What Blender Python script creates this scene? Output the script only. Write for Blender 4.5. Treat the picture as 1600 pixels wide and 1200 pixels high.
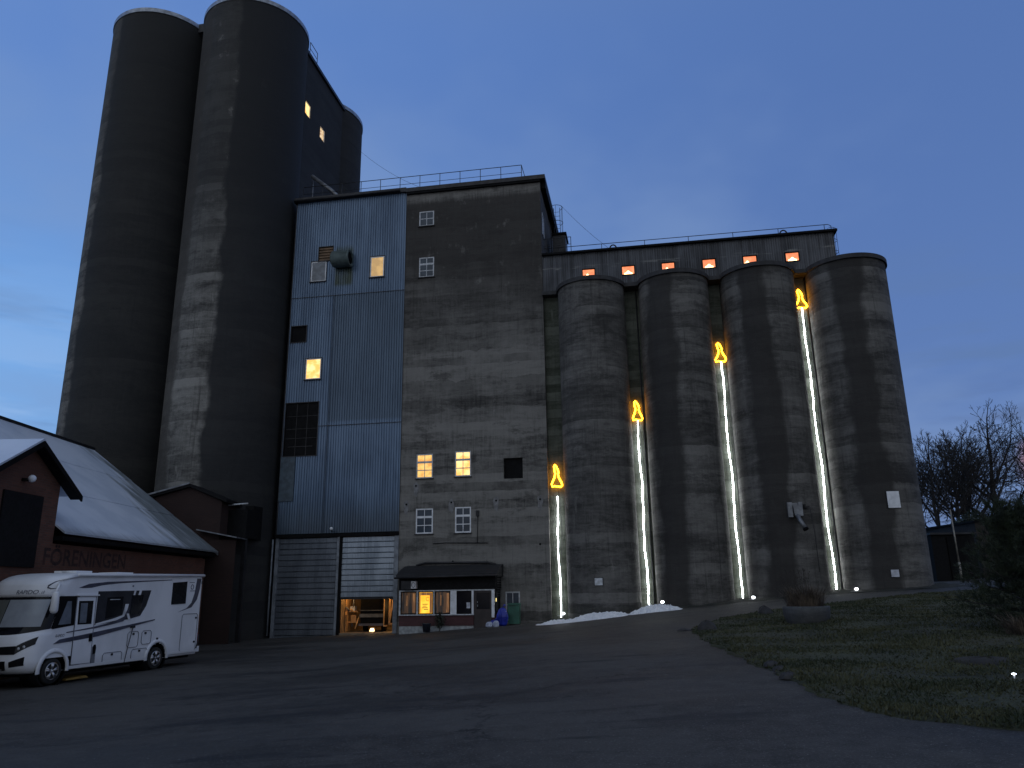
import bpy, math, random
import numpy as np
from mathutils import Matrix, Vector
D = bpy.data
for o in list(D.objects): D.objects.remove(o)
SC = bpy.context.scene
COL = SC.collection
RAD = math.radians
# ------------------------------------------------------------ camera
cam = D.objects.new('camera', D.cameras.new('camera')); COL.objects.link(cam)
cam.data.sensor_width = 36.0
cam.data.lens = 36.0 * 1190 / 1600
cam.data.clip_start = 0.1; cam.data.clip_end = 3000
right = Vector((0.999884, 0.0039746, -0.0146976))
fwd = Vector((0.0, 0.965326, 0.261047))
up = right.cross(fwd).normalized(); right = fwd.cross(up).normalized()
M = Matrix((right, up, -fwd)).transposed().to_4x4(); M.translation = (0, 0, 1.6)
cam.matrix_world = M
SC.camera = cam
# ------------------------------------------------------------ exposure
SC.view_settings.view_transform = 'Standard'; SC.view_settings.look = 'None'
SC.view_settings.exposure = 0.2; SC.view_settings.gamma = 1.0
SC.render.engine = 'CYCLES'
SC.cycles.max_bounces = 6; SC.cycles.sample_clamp_indirect = 3.0
# ------------------------------------------------------------ sky
W = D.worlds.new('World'); SC.world = W; W.use_nodes = True
wn = W.node_tree.nodes; wl = W.node_tree.links; wn.clear()
def wnode(t, **k):
    n = wn.new(t)
    for a, b in k.items(): setattr(n, a, b)
    return n
def wmath(op, a, b=None, c=None, clamp=False):
    n = wnode('ShaderNodeMath', operation=op, use_clamp=clamp)
    for i, v in enumerate((a, b, c)):
        if v is None: continue
        if isinstance(v, (int, float)): n.inputs[i].default_value = v
        else: wl.new(v, n.inputs[i])
    return n.outputs[0]
def wmix(f, a, b, bt='MIX'):
    n = wnode('ShaderNodeMix', data_type='RGBA', blend_type=bt)
    for s, v in ((n.inputs[0], f), (n.inputs[6], a), (n.inputs[7], b)):
        if isinstance(v, (int, float)): s.default_value = v
        elif isinstance(v, tuple): s.default_value = (*v, 1)
        else: wl.new(v, s)
    return n.outputs[2]
def wmap(v, a, b, c=0.0, d=1.0):
    n = wnode('ShaderNodeMapRange', interpolation_type='SMOOTHSTEP')
    wl.new(v, n.inputs[0])
    for i, x in enumerate((a, b, c, d)): n.inputs[i + 1].default_value = x
    return n.outputs[0]
tc = wnode('ShaderNodeTexCoord'); sp = wnode('ShaderNodeSeparateXYZ'); wl.new(tc.outputs['Generated'], sp.inputs[0])
X, Y, Z = sp.outputs
SUN_EL, SUN_ROT = 1.5, RAD(-150)
sky = wnode('ShaderNodeTexSky', sky_type='NISHITA', sun_disc=False)
sky.sun_elevation = RAD(SUN_EL); sky.sun_rotation = SUN_ROT
hi = wmix(wmap(X, -0.6, 0.55), (0.098, 0.205, 0.500), (0.074, 0.148, 0.370))
lo = wmix(wmap(X, -0.65, 0.35), (0.180, 0.400, 0.760), (0.098, 0.180, 0.410))
base = wmix(wmap(Z, 0.08, 0.60), lo, hi)
# soft cloud sheets, stretched flat towards the horizon
cm = wnode('ShaderNodeCombineXYZ')
zz = wmath('ADD', Z, 0.22)
wl.new(wmath('DIVIDE', X, zz), cm.inputs[0]); wl.new(wmath('DIVIDE', Y, zz), cm.inputs[1])
def wnoise(vec, scale, detail, rough=0.5, w=0.0):
    n = wnode('ShaderNodeTexNoise', noise_dimensions='4D'); wl.new(vec, n.inputs['Vector'])
    n.inputs['W'].default_value = w; n.inputs['Scale'].default_value = scale
    n.inputs['Detail'].default_value = detail; n.inputs['Roughness'].default_value = rough
    return n.outputs['Fac']
n1 = wnoise(cm.outputs[0], 0.9, 5, 0.55, 1.3)
base = wmix(wmath('MULTIPLY', wmap(n1, 0.42, 0.62), 0.55), base, (0.175, 0.270, 0.480))
mp = wnode('ShaderNodeMapping'); mp.inputs['Scale'].default_value = (1.6, 1.6, 9.0); wl.new(tc.outputs['Generated'], mp.inputs[0])
n2 = wnoise(mp.outputs[0], 1.7, 5, 0.55, 4.2)
lowmask = wmath('MULTIPLY', wmap(Z, 0.45, 0.20), wmap(n2, 0.47, 0.60))
base = wmix(wmath('MULTIPLY', lowmask, 0.65), base, (0.095, 0.165, 0.330))
n3 = wnoise(mp.outputs[0], 3.1, 5, 0.55, 9.0)
lit = wmath('MULTIPLY', wmath('MULTIPLY', wmap(Z, 0.42, 0.12), wmap(X, 0.1, -0.5)), wmap(n3, 0.46, 0.62))
base = wmix(wmath('MULTIPLY', lit, 0.7), base, (0.26, 0.42, 0.70))
# grey broken cloud low on the right with the last pink glow
rm = wmath('MULTIPLY', wmap(X, 0.42, 0.56), wmap(Z, 0.24, 0.12))
base = wmix(wmath('MULTIPLY', rm, wmap(n3, 0.40, 0.60)), base, (0.060, 0.080, 0.150))
pink = wmath('MULTIPLY', wmath('MULTIPLY', wmap(X, 0.545, 0.565), wmap(Z, 0.155, 0.14)), wmath('MULTIPLY', wmap(Z, 0.095, 0.118), wmap(n2, 0.40, 0.52)))
base = wmix(pink, base, (0.34, 0.17, 0.20))
# unseen sky behind the viewer, made brighter to light the facades and motorhome
back = wmap(Y, 0.15, -0.7)
base = wmix(back, base, wmix(wmap(X, -0.7, 0.7), (0.40, 0.445, 0.50), (0.29, 0.325, 0.385)))
base = wmix(wmap(Z, 0.62, 0.95), base, (0.19, 0.24, 0.33))
nish = wnode('ShaderNodeVectorMath', operation='SCALE'); wl.new(sky.outputs[0], nish.inputs[0]); nish.inputs['Scale'].default_value = 0.006
base = wmix(1.0, base, nish.outputs[0], 'ADD')
bg = wnode('ShaderNodeBackground'); wl.new(base, bg.inputs[0]); bg.inputs[1].default_value = 1.0
wo = wnode('ShaderNodeOutputWorld'); wl.new(bg.outputs[0], wo.inputs[0])
# ------------------------------------------------------------ the last of the daylight
sun = D.objects.new('sun', D.lights.new('sun', 'SUN')); COL.objects.link(sun)
sun.data.energy = 0.05; sun.data.angle = RAD(25); sun.data.color = (0.85, 0.9, 1.0)
sun.rotation_euler = (RAD(62), 0, RAD(-35))

# ============================================================ frames and builders
A = RAD(9.4)
FX, FY = -6.2477, 42.0
def frame(x, y, z, a): return Matrix.Translation((x, y, z)) @ Matrix.Rotation(a, 4, 'Z')
FAC = frame(FX, FY, 0, -A)          # x along the facade, y into the building, z up
WOR = Matrix.Identity(4)
RVH = 0.26
RVM = frame(-11.45, 25.6, -0.66, math.atan2(-math.cos(RVH), -math.sin(RVH)))
def sm(t): t = min(max(t, 0), 1); return t * t * (3 - 2 * t)
TXX = [-300, -60, -14, -6.3, 1.8, 6.3, 11, 15.4, 19.9, 30, 60, 150, 400]
TXZ = [-1.5, -.95, -.74, -.5, .05, .55, 1.0, 1.35, 1.62, 2.0, 2.6, 3.2, 4.0]
def gh(x, y):
    t = float(np.interp(x, TXX, TXZ))
    return t * sm(y / 17) if t < 0 else t * min(max(y, 0) / 39, 1.0)
def ghf(u, n):
    p = FAC @ Vector((u, n, 0)); return gh(p.x, p.y)

class MB:
    def __init__(s): s.v = []; s.f = []; s.sm = []
    def face(s, pts, smooth=False):
        b = len(s.v); s.v += [tuple(p) for p in pts]; s.f.append(tuple(range(b, b + len(pts)))); s.sm.append(smooth); return s
    def box(s, x0, x1, y0, y1, z0, z1):
        b = len(s.v)
        s.v += [(x0, y0, z0), (x1, y0, z0), (x1, y1, z0), (x0, y1, z0), (x0, y0, z1), (x1, y0, z1), (x1, y1, z1), (x0, y1, z1)]
        for q in ((0, 3, 2, 1), (4, 5, 6, 7), (0, 1, 5, 4), (1, 2, 6, 5), (2, 3, 7, 6), (3, 0, 4, 7)):
            s.f.append(tuple(b + i for i in q)); s.sm.append(False)
        return s
    def tube(s, pts, r, seg=8, caps=True, smooth=True):
        pts = [Vector(p) for p in pts]; n = len(pts)
        rs = r if isinstance(r, (list, tuple)) else [r] * n
        b = len(s.v); prev = None
        for i, p in enumerate(pts):
            d = (pts[min(i + 1, n - 1)] - pts[max(i - 1, 0)]).normalized()
            if prev is None: a = d.orthogonal().normalized()
            else:
                a = (prev - d * prev.dot(d))
                a = a.normalized() if a.length > 1e-6 else d.orthogonal().normalized()
            prev = a; c = d.cross(a)
            for k in range(seg):
                t = 2 * math.pi * k / seg
                s.v.append(tuple(p + (a * math.cos(t) + c * math.sin(t)) * rs[i]))
        for i in range(n - 1):
            for k in range(seg):
                k2 = (k + 1) % seg
                s.f.append((b + i * seg + k, b + i * seg + k2, b + (i + 1) * seg + k2, b + (i + 1) * seg + k)); s.sm.append(smooth)
        if caps:
            s.f.append(tuple(b + k for k in range(seg))[::-1]); s.sm.append(False)
            s.f.append(tuple(b + (n - 1) * seg + k for k in range(seg))); s.sm.append(False)
        return s
    def lathe(s, cx, cy, prof, seg=24, smooth=True, a0=0, a1=2 * math.pi):
        b = len(s.v); full = abs(a1 - a0 - 2 * math.pi) < 1e-6; m = seg if full else seg + 1
        for (r, z) in prof:
            for k in range(m):
                t = a0 + (a1 - a0) * k / seg; s.v.append((cx + r * math.cos(t), cy + r * math.sin(t), z))
        for i in range(len(prof) - 1):
            for k in range(seg):
                k2 = (k + 1) % m
                s.f.append((b + i * m + k, b + i * m + k2, b + (i + 1) * m + k2, b + (i + 1) * m + k)); s.sm.append(smooth)
        return s
    def disc(s, c, ax, prof, seg=20, smooth=True):
        # lathe about the x or y axis through point c; prof = (radius, offset along the axis)
        b = len(s.v); n = len(s.f); s.lathe(0, 0, prof, seg, smooth)
        for i in range(b, len(s.v)):
            x, y, z = s.v[i]; s.v[i] = (c[0] + z, c[1] + x, c[2] + y) if ax == 'x' else (c[0] + x, c[1] + z, c[2] + y)
        return s
    def prism(s, poly, y0, y1, ax='y'):
        # polygon in the x-z plane, extruded along y (ax='y') or in the y-z plane along x (ax='x'), or x-y along z
        def P(a, b_, c):
            return (a, c, b_) if ax == 'y' else ((c, a, b_) if ax == 'x' else (a, b_, c))
        b = len(s.v); n = len(poly)
        s.v += [P(a, c, y0) for a, c in poly] + [P(a, c, y1) for a, c in poly]
        s.f.append(tuple(range(b, b + n))); s.f.append(tuple(range(b + n, b + 2 * n))[::-1]); s.sm += [False, False]
        for i in range(n):
            j = (i + 1) % n; s.f.append((b + j, b + i, b + n + i, b + n + j)); s.sm.append(False)
        return s
    def sheet(s, xs, zs, holes, yf, reveal=0.0):
        # upright wall sheet facing -y with rectangular holes (x0,x1,z0,z1); yf(x,z) gives the face depth
        xs = sorted(set([round(x, 4) for x in xs] + [round(h[i], 4) for h in holes for i in (0, 1)]))
        zs = sorted(set([round(z, 4) for z in zs] + [round(h[i], 4) for h in holes for i in (2, 3)]))
        b = len(s.v); nz = len(zs)
        for x in xs:
            for z in zs: s.v.append((x, yf(x, z), z))
        for i in range(len(xs) - 1):
            for j in range(nz - 1):
                cx = (xs[i] + xs[i + 1]) / 2; cz = (zs[j] + zs[j + 1]) / 2
                if any(h[0] < cx < h[1] and h[2] < cz < h[3] for h in holes): continue
                s.f.append((b + i * nz + j, b + (i + 1) * nz + j, b + (i + 1) * nz + j + 1, b + i * nz + j + 1)); s.sm.append(False)
        if reveal:
            for (a, c, z0, z1) in holes:
                y = yf(a, z0); y2 = y + reveal
                s.face([(a, y, z0), (a, y, z1), (a, y2, z1), (a, y2, z0)]); s.face([(c, y, z1), (c, y, z0), (c, y2, z0), (c, y2, z1)])
                s.face([(a, y, z0), (a, y2, z0), (c, y2, z0), (c, y, z0)]); s.face([(a, y, z1), (c, y, z1), (c, y2, z1), (a, y2, z1)])
        return s

ORG = {}; FRM = {}
def finish(o, label, cat, group, kind):
    if label: o['label'] = label
    if cat: o['category'] = cat
    if group: o['group'] = group
    if kind: o['kind'] = kind
def mkmesh(name, mb, mat, off=(0, 0, 0)):
    me = D.meshes.new(name); ox, oy, oz = off
    me.from_pydata([(a - ox, b - oy, c - oz) for a, b, c in mb.v], [], mb.f)
    me.polygons.foreach_set('use_smooth', mb.sm)
    if mat: me.materials.append(mat)
    me.update(); return me
def thing(name, fr, o, label=None, cat=None, group=None, kind=None):
    e = D.objects.new(name, None); COL.objects.link(e); e.empty_display_size = .3
    e.matrix_world = fr @ Matrix.Translation(o)
    ORG[e.name] = Vector(o); FRM[e.name] = fr
    finish(e, label, cat, group, kind); return e
def solo(name, fr, o, mb, mat, label=None, cat=None, group=None, kind=None):
    ob = D.objects.new(name, mkmesh(name, mb, mat, o)); COL.objects.link(ob)
    ob.matrix_world = fr @ Matrix.Translation(o)
    ORG[ob.name] = Vector(o); FRM[ob.name] = fr
    finish(ob, label, cat, group, kind); return ob
def part(name, mb, mat, parent, label=None, fix=True):
    ob = D.objects.new(name, mkmesh(name, mb, mat, ORG[parent.name])); COL.objects.link(ob)
    ob.parent = parent; ORG[ob.name] = ORG[parent.name]
    if fix:
        import bmesh
        bm = bmesh.new(); bm.from_mesh(ob.data); bmesh.ops.recalc_face_normals(bm, faces=bm.faces); bm.to_mesh(ob.data); bm.free()
    if label: ob['label'] = label
    return ob
def fast_mesh(name, verts, tris, mat):
    me = D.meshes.new(name); nv = len(verts); nf = len(tris); k = tris.shape[1]
    me.vertices.add(nv); me.vertices.foreach_set('co', verts.astype(np.float32).ravel())
    me.loops.add(nf * k); me.loops.foreach_set('vertex_index', tris.astype(np.int32).ravel())
    me.polygons.add(nf); me.polygons.foreach_set('loop_start', np.arange(0, nf * k, k, dtype=np.int32))
    me.polygons.foreach_set('loop_total', np.full(nf, k, dtype=np.int32))
    me.update(calc_edges=True); me.validate()
    if mat: me.materials.append(mat)
    return me
def put(name, me, loc=(0, 0, 0), parent=None, label=None, cat=None, group=None, kind=None):
    ob = D.objects.new(name, me); COL.objects.link(ob); ob.location = loc
    if parent: ob.parent = parent
    finish(ob, label, cat, group, kind); return ob
def textmesh(s, size, bold=0.0):
    cu = D.curves.new('t', 'FONT'); cu.body = s; cu.size = size; cu.resolution_u = 3; cu.offset = bold
    o = D.objects.new('t', cu); COL.objects.link(o)
    bpy.context.view_layer.update()
    me = D.meshes.new_from_object(o.evaluated_get(bpy.context.evaluated_depsgraph_get()))
    v = [tuple(p.co) for p in me.vertices]; f = [tuple(p.vertices) for p in me.polygons]
    D.objects.remove(o); D.curves.remove(cu); D.meshes.remove(me)
    return v, f

# ============================================================ materials
class NT:
    def __init__(s, name):
        s.m = D.materials.new(name); s.m.use_nodes = True; s.n = s.m.node_tree.nodes; s.l = s.m.node_tree.links
        s.p = s.n['Principled BSDF']; s.tc = s.n.new('ShaderNodeTexCoord')
    def lk(s, v, sock):
        if isinstance(v, (int, float)): sock.default_value = v
        elif isinstance(v, tuple): sock.default_value = (*v, 1) if len(v) == 3 and sock.type == 'RGBA' else v
        else: s.l.new(v, sock)
    def map(s, scale=(1, 1, 1), loc=(0, 0, 0)):
        n = s.n.new('ShaderNodeMapping'); s.l.new(s.tc.outputs['Object'], n.inputs[0])
        n.inputs['Scale'].default_value = scale; n.inputs['Location'].default_value = loc; return n.outputs[0]
    def noise(s, scale=(1, 1, 1), detail=4, rough=.55, loc=(0, 0, 0), sc=1.0, dist=0.0):
        n = s.n.new('ShaderNodeTexNoise'); s.l.new(s.map(scale, loc), n.inputs['Vector'])
        n.inputs['Scale'].default_value = sc; n.inputs['Detail'].default_value = detail; n.inputs['Roughness'].default_value = rough
        n.inputs['Distortion'].default_value = dist
        return n.outputs['Fac']
    def rng(s, v, a, b, c=0.0, d=1.0, smooth=True):
        n = s.n.new('ShaderNodeMapRange'); n.interpolation_type = 'SMOOTHSTEP' if smooth else 'LINEAR'
        s.lk(v, n.inputs[0])
        for i, x in enumerate((a, b, c, d)): s.lk(x, n.inputs[i + 1])
        return n.outputs[0]
    def math(s, op, a, b=0.0):
        n = s.n.new('ShaderNodeMath'); n.operation = op; s.lk(a, n.inputs[0]); s.lk(b, n.inputs[1]); return n.outputs[0]
    def mix(s, f, a, b, bt='MIX'):
        n = s.n.new('ShaderNodeMix'); n.data_type = 'RGBA'; n.blend_type = bt
        s.lk(f, n.inputs[0]); s.lk(a, n.inputs[6]); s.lk(b, n.inputs[7]); return n.outputs[2]
    def xyz(s):
        n = s.n.new('ShaderNodeSeparateXYZ'); s.l.new(s.tc.outputs['Object'], n.inputs[0]); return n.outputs
    def bump(s, h, strength=.3, dist=.02):
        n = s.n.new('ShaderNodeBump'); s.lk(h, n.inputs['Height']); n.inputs['Strength'].default_value = strength; n.inputs['Distance'].default_value = dist
        s.l.new(n.outputs[0], s.p.inputs['Normal']); return s
    def out(s, col, rough=.8, metal=0.0, spec=None):
        s.lk(col, s.p.inputs['Base Color']); s.lk(rough, s.p.inputs['Roughness']); s.lk(metal, s.p.inputs['Metallic'])
        if spec is not None: s.p.inputs['Specular IOR Level'].default_value = spec
        return s.m
def simple(name, col, rough=.6, metal=0.0, var=.25, sc=3.0, spec=None):
    t = NT(name); f = t.noise((sc, sc, sc), 4)
    c2 = tuple(x * (1 - var) for x in col); c1 = tuple(min(1, x * (1 + var)) for x in col)
    return t.out(t.mix(t.rng(f, .35, .65), c2, c1), rough, metal, spec)
def emit(name, col, strength, col2=None, sc=(3, 3, 3), lo=.4, hi=.6):
    t = NT(name)
    c = col if col2 is None else t.mix(t.rng(t.noise(sc, 3), lo, hi), col, col2)
    t.lk(c, t.p.inputs['Emission Color']); t.p.inputs['Emission Strength'].default_value = strength
    return t.out((.05, .05, .05), .3)

def concrete(name, dark, light, seed=0, soot=None, streak=.5, bandh=1.1, moss=False, lobe=None, cap=None):
    t = NT(name); L = (seed * 3.7, seed * 1.9, seed * 5.3)
    band = t.noise((.16, .16, bandh), 8, .68, L, dist=1.6)
    band2 = t.noise((.55, .55, bandh * 2.8), 7, .72, L, dist=1.2)
    strk = t.noise((7, 7, .5), 5, .7, L, dist=.5)
    blot = t.noise((.42, .42, .30), 5, .6, L)
    fine = t.noise((14, 14, 14), 3, .7)
    f = t.math('ADD', t.math('MULTIPLY', band, .40), t.math('MULTIPLY', band2, .20))
    f = t.math('ADD', f, t.math('MULTIPLY', blot, .18)); f = t.math('ADD', f, .06)
    f = t.math('ADD', f, t.math('MULTIPLY', strk, .16 * streak * 2))
    f = t.math('ADD', f, t.math('MULTIPLY', fine, .08))
    f = t.math('ADD', f, t.math('MULTIPLY', t.math('SUBTRACT', t.noise((.7, .7, 4.2), 7, .75, L, dist=1.5), .5), .26))
    c = t.mix(t.rng(t.math('ADD', f, t.math('MULTIPLY', t.math('SUBTRACT', t.noise((3.3, 3.3, 4.5), 5, .75, L), .5), .20)), .44, .70), dark, light)
    # climbing-formwork lifts: each pour has its own tone
    xx0, yy0, zz0 = t.xyz(); wob = t.math('MULTIPLY', t.noise((.8, .8, .35), 4, .6, L), .55)
    for hgt, amt, sd in ((.48, .50, 0.3), (1.7, .30, 7.7)):
        wn_ = t.n.new('ShaderNodeTexWhiteNoise'); wn_.noise_dimensions = '1D'
        fl = t.math('FLOOR', t.math('ADD', t.math('ADD', t.math('DIVIDE', zz0, hgt), wob), sd + seed * 3.3)); t.lk(fl, wn_.inputs['W'])
        fade = t.rng(t.noise((.5, .5, .5), 5, .7, (sd, seed, 3)), .30, .62)
        c = t.mix(t.math('MULTIPLY', t.math('MULTIPLY', t.rng(wn_.outputs['Value'], .35, 1.0), fade), amt * 1.6), c, tuple(min(1, x * 1.15) for x in light))
        c = t.mix(t.math('MULTIPLY', t.math('MULTIPLY', t.rng(wn_.outputs['Value'], .45, .0), fade), amt * 1.3), c, dark)
    run = t.math('MULTIPLY', t.rng(t.noise((5, 5, .16), 6, .75, (L[0], 2, L[2])), .54, .70), .55)
    c = t.mix(run, c, tuple(x * .8 for x in dark))
    # pale lime runs and dark wet marks
    lime = t.math('MULTIPLY', t.rng(t.noise((2.2, 2.2, .55), 5, .7, (L[0] + 5, L[1], L[2])), .62, .74), .45)
    c = t.mix(lime, c, tuple(min(1, x * 1.5) for x in light))
    wet = t.math('MULTIPLY', t.rng(t.noise((.5, .5, .9), 6, .7, (L[0] + 9, L[1], L[2])), .56, .66), .5)
    c = t.mix(wet, c, tuple(x * .7 for x in dark))
    x, y, z = t.xyz()
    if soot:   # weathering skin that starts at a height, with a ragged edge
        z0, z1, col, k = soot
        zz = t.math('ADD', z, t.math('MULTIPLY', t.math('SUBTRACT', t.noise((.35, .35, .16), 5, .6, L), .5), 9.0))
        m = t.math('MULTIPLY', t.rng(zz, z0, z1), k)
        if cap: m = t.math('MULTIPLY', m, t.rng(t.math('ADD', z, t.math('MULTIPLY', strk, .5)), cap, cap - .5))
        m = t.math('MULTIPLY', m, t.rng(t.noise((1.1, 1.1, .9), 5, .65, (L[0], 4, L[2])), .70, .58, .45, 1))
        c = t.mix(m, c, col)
    if lobe:   # broad dark bands down the wall; on the tall silos also painted side shade
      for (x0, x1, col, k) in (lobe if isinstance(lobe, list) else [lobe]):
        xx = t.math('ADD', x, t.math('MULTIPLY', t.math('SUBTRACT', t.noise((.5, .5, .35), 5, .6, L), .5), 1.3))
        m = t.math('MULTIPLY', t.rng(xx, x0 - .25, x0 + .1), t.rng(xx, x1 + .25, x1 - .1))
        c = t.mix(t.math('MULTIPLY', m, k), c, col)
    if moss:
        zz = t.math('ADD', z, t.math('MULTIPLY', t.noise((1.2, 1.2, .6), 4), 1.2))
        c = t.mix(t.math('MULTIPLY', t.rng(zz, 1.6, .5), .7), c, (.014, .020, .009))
    t.bump(t.math('ADD', t.math('MULTIPLY', band2, .6), fine), .5, .03)
    return t.out(c, .88)
CD = (.028, .0265, .025)
M = {}
M['tower'] = concrete('tower_concrete', CD, (.205, .198, .185), 1, soot=(13.5, 21.0, (.030, .027, .025), .88), streak=.8, cap=25.0)
SOOT = (.030, .032, .034)
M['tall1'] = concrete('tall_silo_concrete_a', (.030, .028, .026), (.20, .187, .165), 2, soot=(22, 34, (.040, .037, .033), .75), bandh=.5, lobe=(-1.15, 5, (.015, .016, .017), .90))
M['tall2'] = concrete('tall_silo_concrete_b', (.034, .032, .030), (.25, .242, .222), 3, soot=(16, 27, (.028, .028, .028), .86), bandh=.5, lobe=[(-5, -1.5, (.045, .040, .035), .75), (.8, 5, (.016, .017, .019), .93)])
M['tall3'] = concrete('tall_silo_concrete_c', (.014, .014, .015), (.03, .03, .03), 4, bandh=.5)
BR = (.022, .020, .019)
M['silo0'] = concrete('silo_concrete_a', (.026, .025, .024), (.165, .159, .150), 5, moss=True)
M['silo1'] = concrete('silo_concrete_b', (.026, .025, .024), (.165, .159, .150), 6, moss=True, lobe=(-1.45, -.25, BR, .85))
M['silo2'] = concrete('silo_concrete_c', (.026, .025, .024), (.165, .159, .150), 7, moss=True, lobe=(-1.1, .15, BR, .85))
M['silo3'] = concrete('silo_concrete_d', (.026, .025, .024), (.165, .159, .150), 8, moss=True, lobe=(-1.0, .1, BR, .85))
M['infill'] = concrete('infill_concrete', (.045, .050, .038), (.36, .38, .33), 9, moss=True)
M['rim'] = simple('rim_concrete', (.035, .035, .038), .8)
M['talrim'] = simple('flashing', (.30, .33, .38), .4, .5)
M['black'] = simple('black_paint', (.006, .006, .007), .7, spec=.12)
M['dark'] = simple('dark_metal', (.03, .03, .034), .5, .4)
M['steel'] = simple('galvanised_steel', (.20, .21, .23), .45, .6)
M['pole'] = simple('pole_metal', (.32, .30, .26), .5, .3)
M['white'] = simple('white_paint', (.74, .76, .80), .5, var=.12)
M['lead'] = simple('weathered_white_paint', (.52, .54, .57), .6, var=.2, sc=8)
M['plastic'] = simple('grey_plastic', (.5, .5, .52), .5)
# blue corrugated steel with faded and darker sheets
t = NT('blue_cladding'); x, y, z = t.xyz()
f = t.noise((.6, .6, .25), 4, .6); s_ = t.noise((10, 10, .2), 3, .6)
c = t.mix(t.rng(t.math('ADD', t.math('MULTIPLY', f, .6), t.math('MULTIPLY', s_, .4)), .38, .62), (.078, .125, .200), (.140, .210, .315))
m = t.math('MULTIPLY', t.math('MULTIPLY', t.rng(x, 2.78, 2.84), t.rng(z, 18.86, 18.82)), t.rng(z, 10.95, 11.2))
c = t.mix(t.math('MULTIPLY', m, .55), c, (.055, .085, .120))
dirt = t.rng(t.math('ADD', z, t.math('MULTIPLY', t.noise((4, 4, .5), 4), 1.6)), 7.9, 5.6)
c = t.mix(t.math('MULTIPLY', dirt, .6), c, (.06, .07, .075))
g = t.math('MULTIPLY', t.math('MULTIPLY', t.rng(x, 2.72, 2.85), t.rng(x, 4.0, 3.8)), t.math('MULTIPLY', t.rng(z, 22.2, 21.6), t.rng(z, 19.3, 19.6)))
c = t.mix(t.math('MULTIPLY', g, t.rng(t.noise((2, 2, 1), 4), .3, .6, .45, .95)), c, (.045, .065, .045))
M['blue'] = t.out(c, .45, .25)
t = NT('grey_cladding'); f = t.noise((.8, .8, .5), 4); s_ = t.noise((12, 12, .3), 3)
c = t.mix(t.rng(t.math('ADD', t.math('MULTIPLY', f, .5), t.math('MULTIPLY', s_, .5)), .38, .62), (.028, .029, .033), (.090, .094, .105))
x, y, z = t.xyz()
ru = t.math('MULTIPLY', t.rng(t.noise((.9, .9, 6), 4), .52, .62), t.math('MULTIPLY', t.rng(z, 1.2, 1.3), t.rng(z, 1.5, 1.38)))
c = t.mix(ru, c, (.16, .16, .155)); M['grey'] = t.out(c, .5, .3)
# sectional doors
def doormat(name, a, b):
    t = NT(name); f = t.noise((1, 1, .35), 4); v = t.noise((22, 22, .6), 2)
    c = t.mix(t.rng(t.math('ADD', t.math('MULTIPLY', f, .65), t.math('MULTIPLY', v, .35)), .38, .62), a, b)
    return t.out(c, .4, .3)
M['door1'] = doormat('closed_door_steel', (.10, .115, .14), (.18, .20, .23))
M['door2'] = doormat('open_door_steel', (.26, .30, .35), (.46, .51, .57))
def brick(name, c1, c2, mortar, sc=1.0, ax='xz'):
    t = NT(name); br = t.n.new('ShaderNodeTexBrick')
    x, y, z = t.xyz(); cb = t.n.new('ShaderNodeCombineXYZ')
    t.l.new(x if ax == 'xz' else (y if ax == 'yz' else t.math('ADD', x, y)), cb.inputs[0]); t.l.new(z, cb.inputs[1]); t.l.new(cb.outputs[0], br.inputs['Vector'])
    br.inputs['Scale'].default_value = 1.0; br.inputs['Brick Width'].default_value = .25 * sc; br.inputs['Row Height'].default_value = .075 * sc
    br.inputs['Mortar Size'].default_value = .008 * sc; br.inputs['Color1'].default_value = (*c1, 1); br.inputs['Color2'].default_value = (*c2, 1); br.inputs['Mortar'].default_value = (*mortar, 1)
    n = t.noise((.6, .6, .8), 5, .6)
    c = t.mix(t.rng(n, .35, .65, 0, .6), br.outputs['Color'], tuple(v * .55 for v in c1))
    t.bump(br.outputs['Fac'], -.4, .01)
    return t.out(c, .88)
M['brick'] = brick('red_brick', (.15, .058, .036), (.09, .038, .026), (.10, .07, .055), ax='yz')
M['brickx'] = brick('annex_brick', (.038, .017, .014), (.026, .012, .011), (.026, .018, .015), ax='sum')
M['kbrick'] = brick('kiosk_brick', (.11, .042, .045), (.08, .032, .035), (.05, .04, .04))
M['plinth'] = simple('whitewashed_plinth', (.34, .36, .37), .8, sc=5)
M['boards'] = simple('black_boards', (.009, .009, .010), .7, sc=9, spec=.15)
M['doorbrown'] = simple('dark_brown_door', (.035, .026, .026), .5)
t = NT('roof_sheet')
x, y, z = t.xyz(); f = t.noise((.5, .5, .5), 4); st = t.noise((.7, 5, .7), 4, .6)
c = t.mix(t.rng(f, .35, .65), (.58, .65, .76), (.72, .78, .88))
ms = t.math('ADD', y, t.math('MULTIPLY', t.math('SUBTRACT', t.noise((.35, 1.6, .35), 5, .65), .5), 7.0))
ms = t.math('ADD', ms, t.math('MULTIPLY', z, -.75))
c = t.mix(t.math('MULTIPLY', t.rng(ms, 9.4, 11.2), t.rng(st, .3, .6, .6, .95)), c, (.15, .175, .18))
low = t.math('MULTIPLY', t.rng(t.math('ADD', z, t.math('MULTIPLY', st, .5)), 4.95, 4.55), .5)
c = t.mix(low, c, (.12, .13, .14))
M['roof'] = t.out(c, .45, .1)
def glass(name, col=(.05, .065, .09), rough=.12, sp=.6):
    t = NT(name); return t.out(t.mix(t.rng(t.noise((1.5, 1.5, 1.5), 3), .4, .6), col, tuple(c * 1.35 for c in col)), rough, 0.0, sp)
M['glass'] = glass('window_glass', (.030, .045, .065), .15, .3)
M['glassdk'] = glass('dark_glass', (.008, .009, .012), .12, .22)
M['frost'] = simple('frosted_glass', (.13, .15, .18), .3)
M['lit'] = emit('lit_pane', (1.0, .62, .17), 1.0, (.80, .36, .08), (2.6, 2.6, 3), .38, .66)
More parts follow.
